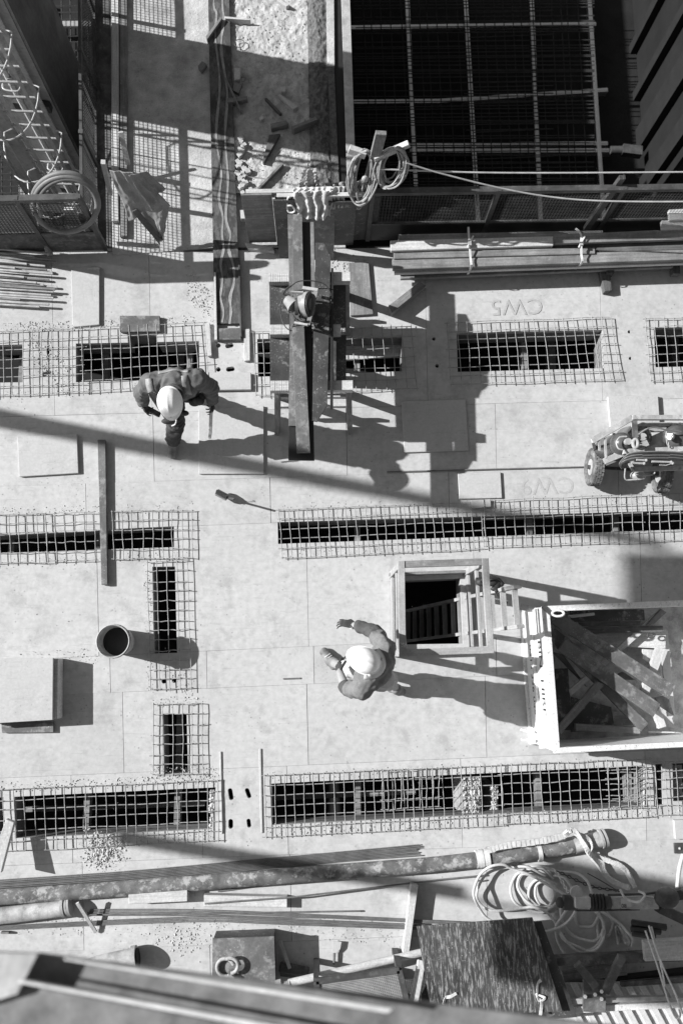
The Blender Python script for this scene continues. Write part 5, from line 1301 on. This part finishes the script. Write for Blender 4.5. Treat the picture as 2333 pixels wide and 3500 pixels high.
# ------------------------------------------------------------------ air hoses
ah=thing('air_hose','thick pale hose lying in loose loops beneath the tow bar','hose',W((1850,3080)))
def hosep(pts,cr,z0,z1,r=.0132):
    n=len(pts); q=[W(p,z0+(z1-z0)*i/(n-1)+.02*math.sin(i*1.7)) for i,p in enumerate((x_+random.uniform(-4,4),y_+random.uniform(-4,4)) for x_,y_ in cr(*pts))]
    MB().tube(crom(q,6),r,10).build('hose_loop',m_hose,ah)
hosep([(730,605),(600,540),(450,455),(330,402),(250,385),(170,395),(95,440),(52,530),(48,620),(75,700),(140,770),(230,815),(380,850),(520,862),(640,848),(730,790),(780,720),(800,660)],F1,.14,.16)
hosep([(560,455),(440,405),(330,395),(230,410),(140,445),(80,520),(58,610),(90,680),(170,715),(290,718),(400,700),(480,690),(545,715),(600,770),(640,830),(700,920),(790,985),(880,1000),(960,950),(990,860)],F1,.06,.13)
hosep([(620,470),(520,400),(400,430),(335,460),(305,560),(335,650),(420,705),(520,722),(600,700),(650,650)],F1,.03,.05)
hosep([(640,520),(520,470),(400,450),(362,520),(380,600),(440,660),(540,690),(640,670),(690,600)],F1,.05,.06)
hosep([(610,510),(560,480),(480,490),(442,560),(450,640),(510,690),(580,680),(620,600),(605,530),(560,500),(505,530),(492,600),(520,670)],F1,.03,.06)
hosep([(430,400),(540,385),(640,430),(780,440),(860,500),(910,590),(930,660)],F1,.06,.12)
hosep([(620,450),(700,480),(760,560),(800,640)],F1,.05,.1)
hosep([(420,15),(350,100),(300,220),(320,370),(400,500),(490,560),(570,573),(650,545),(690,490),(705,455)],F2,.12,.14)
hosep([(330,-10),(345,110),(400,220),(480,290),(600,335),(690,335),(760,260),(775,180),(740,110),(680,50),(620,10)],F2,.08,.10)
hosep([(340,250),(400,360),(500,440),(600,455),(680,430),(750,350),(778,250),(760,140),(700,60)],F2,.15,.12)
hosep([(495,30),(490,110),(520,180),(580,212),(650,185),(705,110),(715,70),(715,200),(712,330),(705,380)],F2,.05,.06)
hosep([(640,20),(740,50),(850,125),(950,190),(1020,260),(1060,340),(1050,400)],F2,.1,.12)
hosep([(780,30),(840,110),(860,180),(830,270),(810,300)],F2,.04,.05)
hosep([(1568,300),(1545,400),(1530,500),(1515,600),(1500,690)],F1,.35,.45,.019)
strapb([f1(100,490+0,.05),f1(60,500,.04)],.01,.01,m_dark,'hose_clip',ah)
# ------------------------------------------------------------------ tow bar
tw_=thing('tow_bar','tow hitch with rubber bellows and mottled drawbar pointing left','tow bar',f1(1000,660,.45))
MB().ball(f1(675,655,.45),.05,16,12).build('coupling_head',m_rub,tw_,smooth=True)
MB().tube([f1(675,655,.45),f1(800,655,.45)],[.035,.04],14).build('coupling_neck',m_dark,tw_)
MB().bar(f1(740,600,.47),f1(740,710,.47),.14,.05,(0,0,1)).build('coupling_housing',m_dark,tw_,bevel=.01)
MB().bar(f1(770,650,.5),f1(890,650,.5),.10,.07).build('coupling_housing',m_galv,tw_,bevel=.01)
disc(f1(790,580,.48),(0,0,1),.06,.03).build('lever_wheel',m_galv,tw_)
MB().tube([f1(885+k*8.2,652,.46) for k in range(14)],[(.075 if k%3 else .055) for k in range(14)],20).build('bellows',m_rub,tw_,smooth=False)
MB().tube([f1(995,652,.46),f1(1035,653,.46)],.06,18).build('collar',m_dark,tw_)
o=MB().prism([f1(1032,628,.5),f1(1290,612,.5),(f1(1392,632,.5)),f1(1395,705,.5),f1(1200,706,.5),f1(1060,685,.5)],.09).build('drawbar',m_pipel,tw_,xdir=(1,0,0),bevel=.006)
MB().bar(f1(1115,652,.507),f1(1188,654,.507),.075,.003).build('data_plate',m_board,tw_)
pm=f1(1137,674,.511)
text('80','plate_lettering',m_sten,tw_,.05,Matrix.Translation(f1(1136,664,.5095))@Matrix.Rotation(math.pi,4,'Z'),.0006,True)
MB().tube([f1(1020,600,.5),f1(1300,592,.5),f1(1500,560,.45)],.012,8).build('brake_rod',m_dark,tw_); MB().tube([f1(780,712,.45),f1(1000,712,.45),f1(1250,705,.45)],.009,8).build('brake_rod',m_dark,tw_)
MB().bar(f1(1390,690,.45),f1(1600,790,.35),.09,.08).build('drawbar_arm',m_dark,tw_); MB().bar(f1(1395,620,.45),f1(1700,560,.40),.09,.08).build('drawbar_arm',m_dark,tw_)
MB().ball(f1(1450,620,.5),.10,14,10,(1.2,1,.6)).build('jockey_housing',m_dark,tw_,smooth=True)
strapb([f1(1110,560,.55),f1(1150,625,.54),f1(1240,650,.56),f1(1290,600,.57),f1(1240,570,.55)],.02,.01,m_sling,'cord',tw_,.6)
chain('safety chain dropping from the tow hitch over the hose loops',[f1(625,410,.2),f1(655,455,.25),f1(690,510,.3),f1(715,560,.4),f1(740,590,.48)],.022,.006)
chain('chain lying on the deck right of the hose loops',[f1(640,420,.12),f1(820,505,.03),f1(930,545,.03),f1(1040,560,.05),f1(1110,570,.3)],.022,.005,m_dark)
tag(MB().tube(crom([f1(870,440,.06),f1(960,490,.05),f1(1060,550,.06),f1(1150,600,.4)],5),.005,5).build('tie_wire',m_dark),'thin dark wire running from the sling to the tow bar','wire')
tg=thing('rubble_bag','torn dusty cement bag under the end of the pale hose','bag',W(F2((950,300))[0]))
cloth('bag_skin',F2((880,190),(960,200),(1050,380),(900,370)),[.06,.08,.03,.04],24,24,.035,m_sling,tg,4,1.5)
# handles with cords
for (x0,y0,x1,y1),lb in (((1052,160,1400,210),'upper black lifting handle with cord at the right'),((1045,220,1345,250),'middle black lifting handle with cord at the right'),((1060,262,1290,300),'lowest scratched lifting handle at the right')):
    hdl=thing('bar_handle',lb,'handle',W(F2((x0,y0))[0],.3)); a=W(F2((x0,y0))[0],.5); c=W(F2((x1,y1))[0],.5)
    MB().tube([a,c],.022,12).build('grip_tube',m_rub,hdl); MB().bar(a,c,.06,.012).build('channel',m_dark,hdl)
for k,pts in enumerate(([(1225,190),(1290,400),(1400,680),(1480,850),(1568,1080)],[(1190,240),(1300,560),(1380,820),(1440,1000),(1500,1120),(1540,1100),(1530,1040)],[(1250,200),(1330,520),(1370,700),(1385,800)])):
    tag(MB().tube(crom([W(q,.55+.05*i) for i,q in enumerate(F2(*pts))],5),.009,7).build('cord',m_sling),('longest slack cord running to the bottom right corner','hooked cord ending in a loop at the bottom right','short inner cord beside the longest one')[k],'cord')
# dark steelwork at the lower right
for q,z,th,mm,lb,nm in (
  (F2((300,520),(1700,450),(1700,545),(300,600)),.30,.12,m_rust,'upper dark channel beam under the brace at the lower right','steel_beam'),
  (F2((350,650),(1000,560),(1010,690),(380,780)),.12,.04,m_woodm,'grey timber plank lying under the left brace arm','plank'),
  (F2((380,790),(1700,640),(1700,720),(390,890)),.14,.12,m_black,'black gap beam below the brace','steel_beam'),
  (F2((950,760),(1700,700),(1700,760),(950,810)),.26,.05,m_rust,'thin rusty angle above the corrugated sheet','steel_beam'),
  (F2((440,830),(940,770),(950,850),(450,930)),.16,.07,m_woodm,'round-ended grey timber left of the brace foot','timber'),
  (F2((440,930),(1420,905),(1430,945),(450,985)),.36,.05,m_galv,'thin galvanised rail across the corrugated sheet','steel_rail'),
  (F2((460,1010),(1700,950),(1700,1010),(470,1075)),.34,.10,m_whitew,'speckled white steel beam across the corrugated sheet','steel_beam')):
    tag(qbox(nm,q,z,th,mm,bevel=.003),lb,'steel' if 'steel' in nm else 'timber')
cs=thing('corrugated_stack','ribbed pale metal sheets in the bottom right corner','metal sheets',W((2200,3460)))
base=W((2150,3440),.1); 
for k in range(15):
    x=1900+k*46; a=(x,3362); c=(x+105,3560); q=[a,(a[0]+26,a[1]),(c[0]+26,c[1]),c]
    qbox('rib',q,.20,.035,m_corr,cs,bevel=.006)
qbox('sheet',[(1880,3362),(2640,3345),(2700,3570),(1960,3570)],.165,.01,m_corr,cs)
vb=thing('v_brace','dark steel V brace bolted at its foot, lower right','brace',W((2050,3340)))
MB().bar(W(F2((505,575))[0],.5),W(F2((690,800))[0],.42),.075,.05).build('brace_arm',m_rust,vb,bevel=.004); MB().bar(W(F2((955,495))[0],.5),W(F2((780,860))[0],.42),.075,.05).build('brace_arm',m_rust,vb,bevel=.004)
MB().bar(W(F2((560,890))[0],.40),W(F2((790,900))[0],.40),.28,.03).build('foot_plate',m_rust,vb,bevel=.004); 
for x,y in ((585,905),(685,885),(750,855),(750,930)): MB().tube([W(F2((x,y))[0],.41),W(F2((x,y))[0],.46)],.018,6).build('bolt',m_alu,vb)
# ------------------------------------------------------------------ near steel channel, close to the camera
zb=6.0
fb=thing('near_channel_beam','out of focus steel channel crossing the bottom left corner close to the camera','steel beam',W((500,3400),zb))
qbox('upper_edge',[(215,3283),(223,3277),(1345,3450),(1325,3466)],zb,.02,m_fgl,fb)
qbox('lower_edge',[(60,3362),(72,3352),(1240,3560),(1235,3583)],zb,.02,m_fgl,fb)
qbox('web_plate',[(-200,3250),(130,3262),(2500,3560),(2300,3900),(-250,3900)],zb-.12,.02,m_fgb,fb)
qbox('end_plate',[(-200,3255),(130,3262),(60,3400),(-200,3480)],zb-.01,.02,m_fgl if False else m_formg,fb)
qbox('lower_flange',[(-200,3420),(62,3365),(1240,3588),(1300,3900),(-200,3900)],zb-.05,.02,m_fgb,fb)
# ------------------------------------------------------------------ unseen things added beyond the frame only to throw the long soft shadows
cm=thing('shadow_column','added unseen column with a box on top for casting soft shadows, left of the view','column',W((-2150,1036)))  # made-up mast, placed out of view for the upper shadow band
p=W((-2150,1020)); MB().prism([up_(p+Vector(q),9.4) for q in ((-.05,-.05,0),(.05,-.05,0),(.05,.05,0),(-.05,.05,0))],bottom=[up_(p+Vector(q),0) for q in ((-.13,-.13,0),(.13,-.13,0),(.13,.13,0),(-.13,.13,0))]).build('column_shaft',m_conc,cm)
MB().prism([up_(p+Vector(q),10.6) for q in ((-.30,-.85,0),(.30,-.85,0),(.30,-.10,0),(-.30,-.10,0))],1.3).build('form_box',m_woodm,cm)  # added box, throws the grey shadow patch above the bin
cl_=thing('shadow_beam','added unseen beam hung level to cast the lower soft shadow, left of the view','shadow caster',W((-1500,2480),5))  # invented load, hung only to cast the lower shadow wedge
q0=W((430,2865),0)-L*(5.2/-L.z)*1.0; q1=W((1560,3050),0)-L*(5.2/-L.z)
MB().bar(q0,q1,.14,.14).build('beam_body',m_dark,cl_); mid=(q0+q1)/2+Vector((0,0,3))
for q in(q0*.8+q1*.2,q0*.2+q1*.8): MB().tube([q,mid],.012,6).build('sling',m_dark,cl_)
MB().tube([mid,mid+Vector((0,0,16))],.012,6).build('helper_rope',m_dark,cl_)
cp=thing('shadow_panel','added unseen panel hung upright to shade the lower right, left of the view','hoisted panel',W((-1100,2600),7))  # unseen slab added to shade the lower right corner
q=W((2370,3225),0)-L*(7.4/-L.z)
MB().bar(q+Vector((0,-.55,0)),q+Vector((0,.55,0)),.08,1.9).build('panel',m_woodm,cp); MB().tube([q+Vector((0,0,.67)),q+Vector((0,0,14))],.012,6).build('helper_rope',m_dark,cp)
# faint spray marks on the deck, read from the far side
for body_,px in (('CW5',(1765,1052)),('CW9',(1870,1665))):
    M=Matrix.Translation(W(px,.0034))@Matrix.Rotation(math.pi+.04,4,'Z')
    o=text(body_,'spray_marking',m_paint,deck,.26,M,.00005)
    # centre vertically
    o.matrix_local=WM[deck.name].inverted()@(M@Matrix.Translation(Vector((0,-.10,0))))
    kind(o)
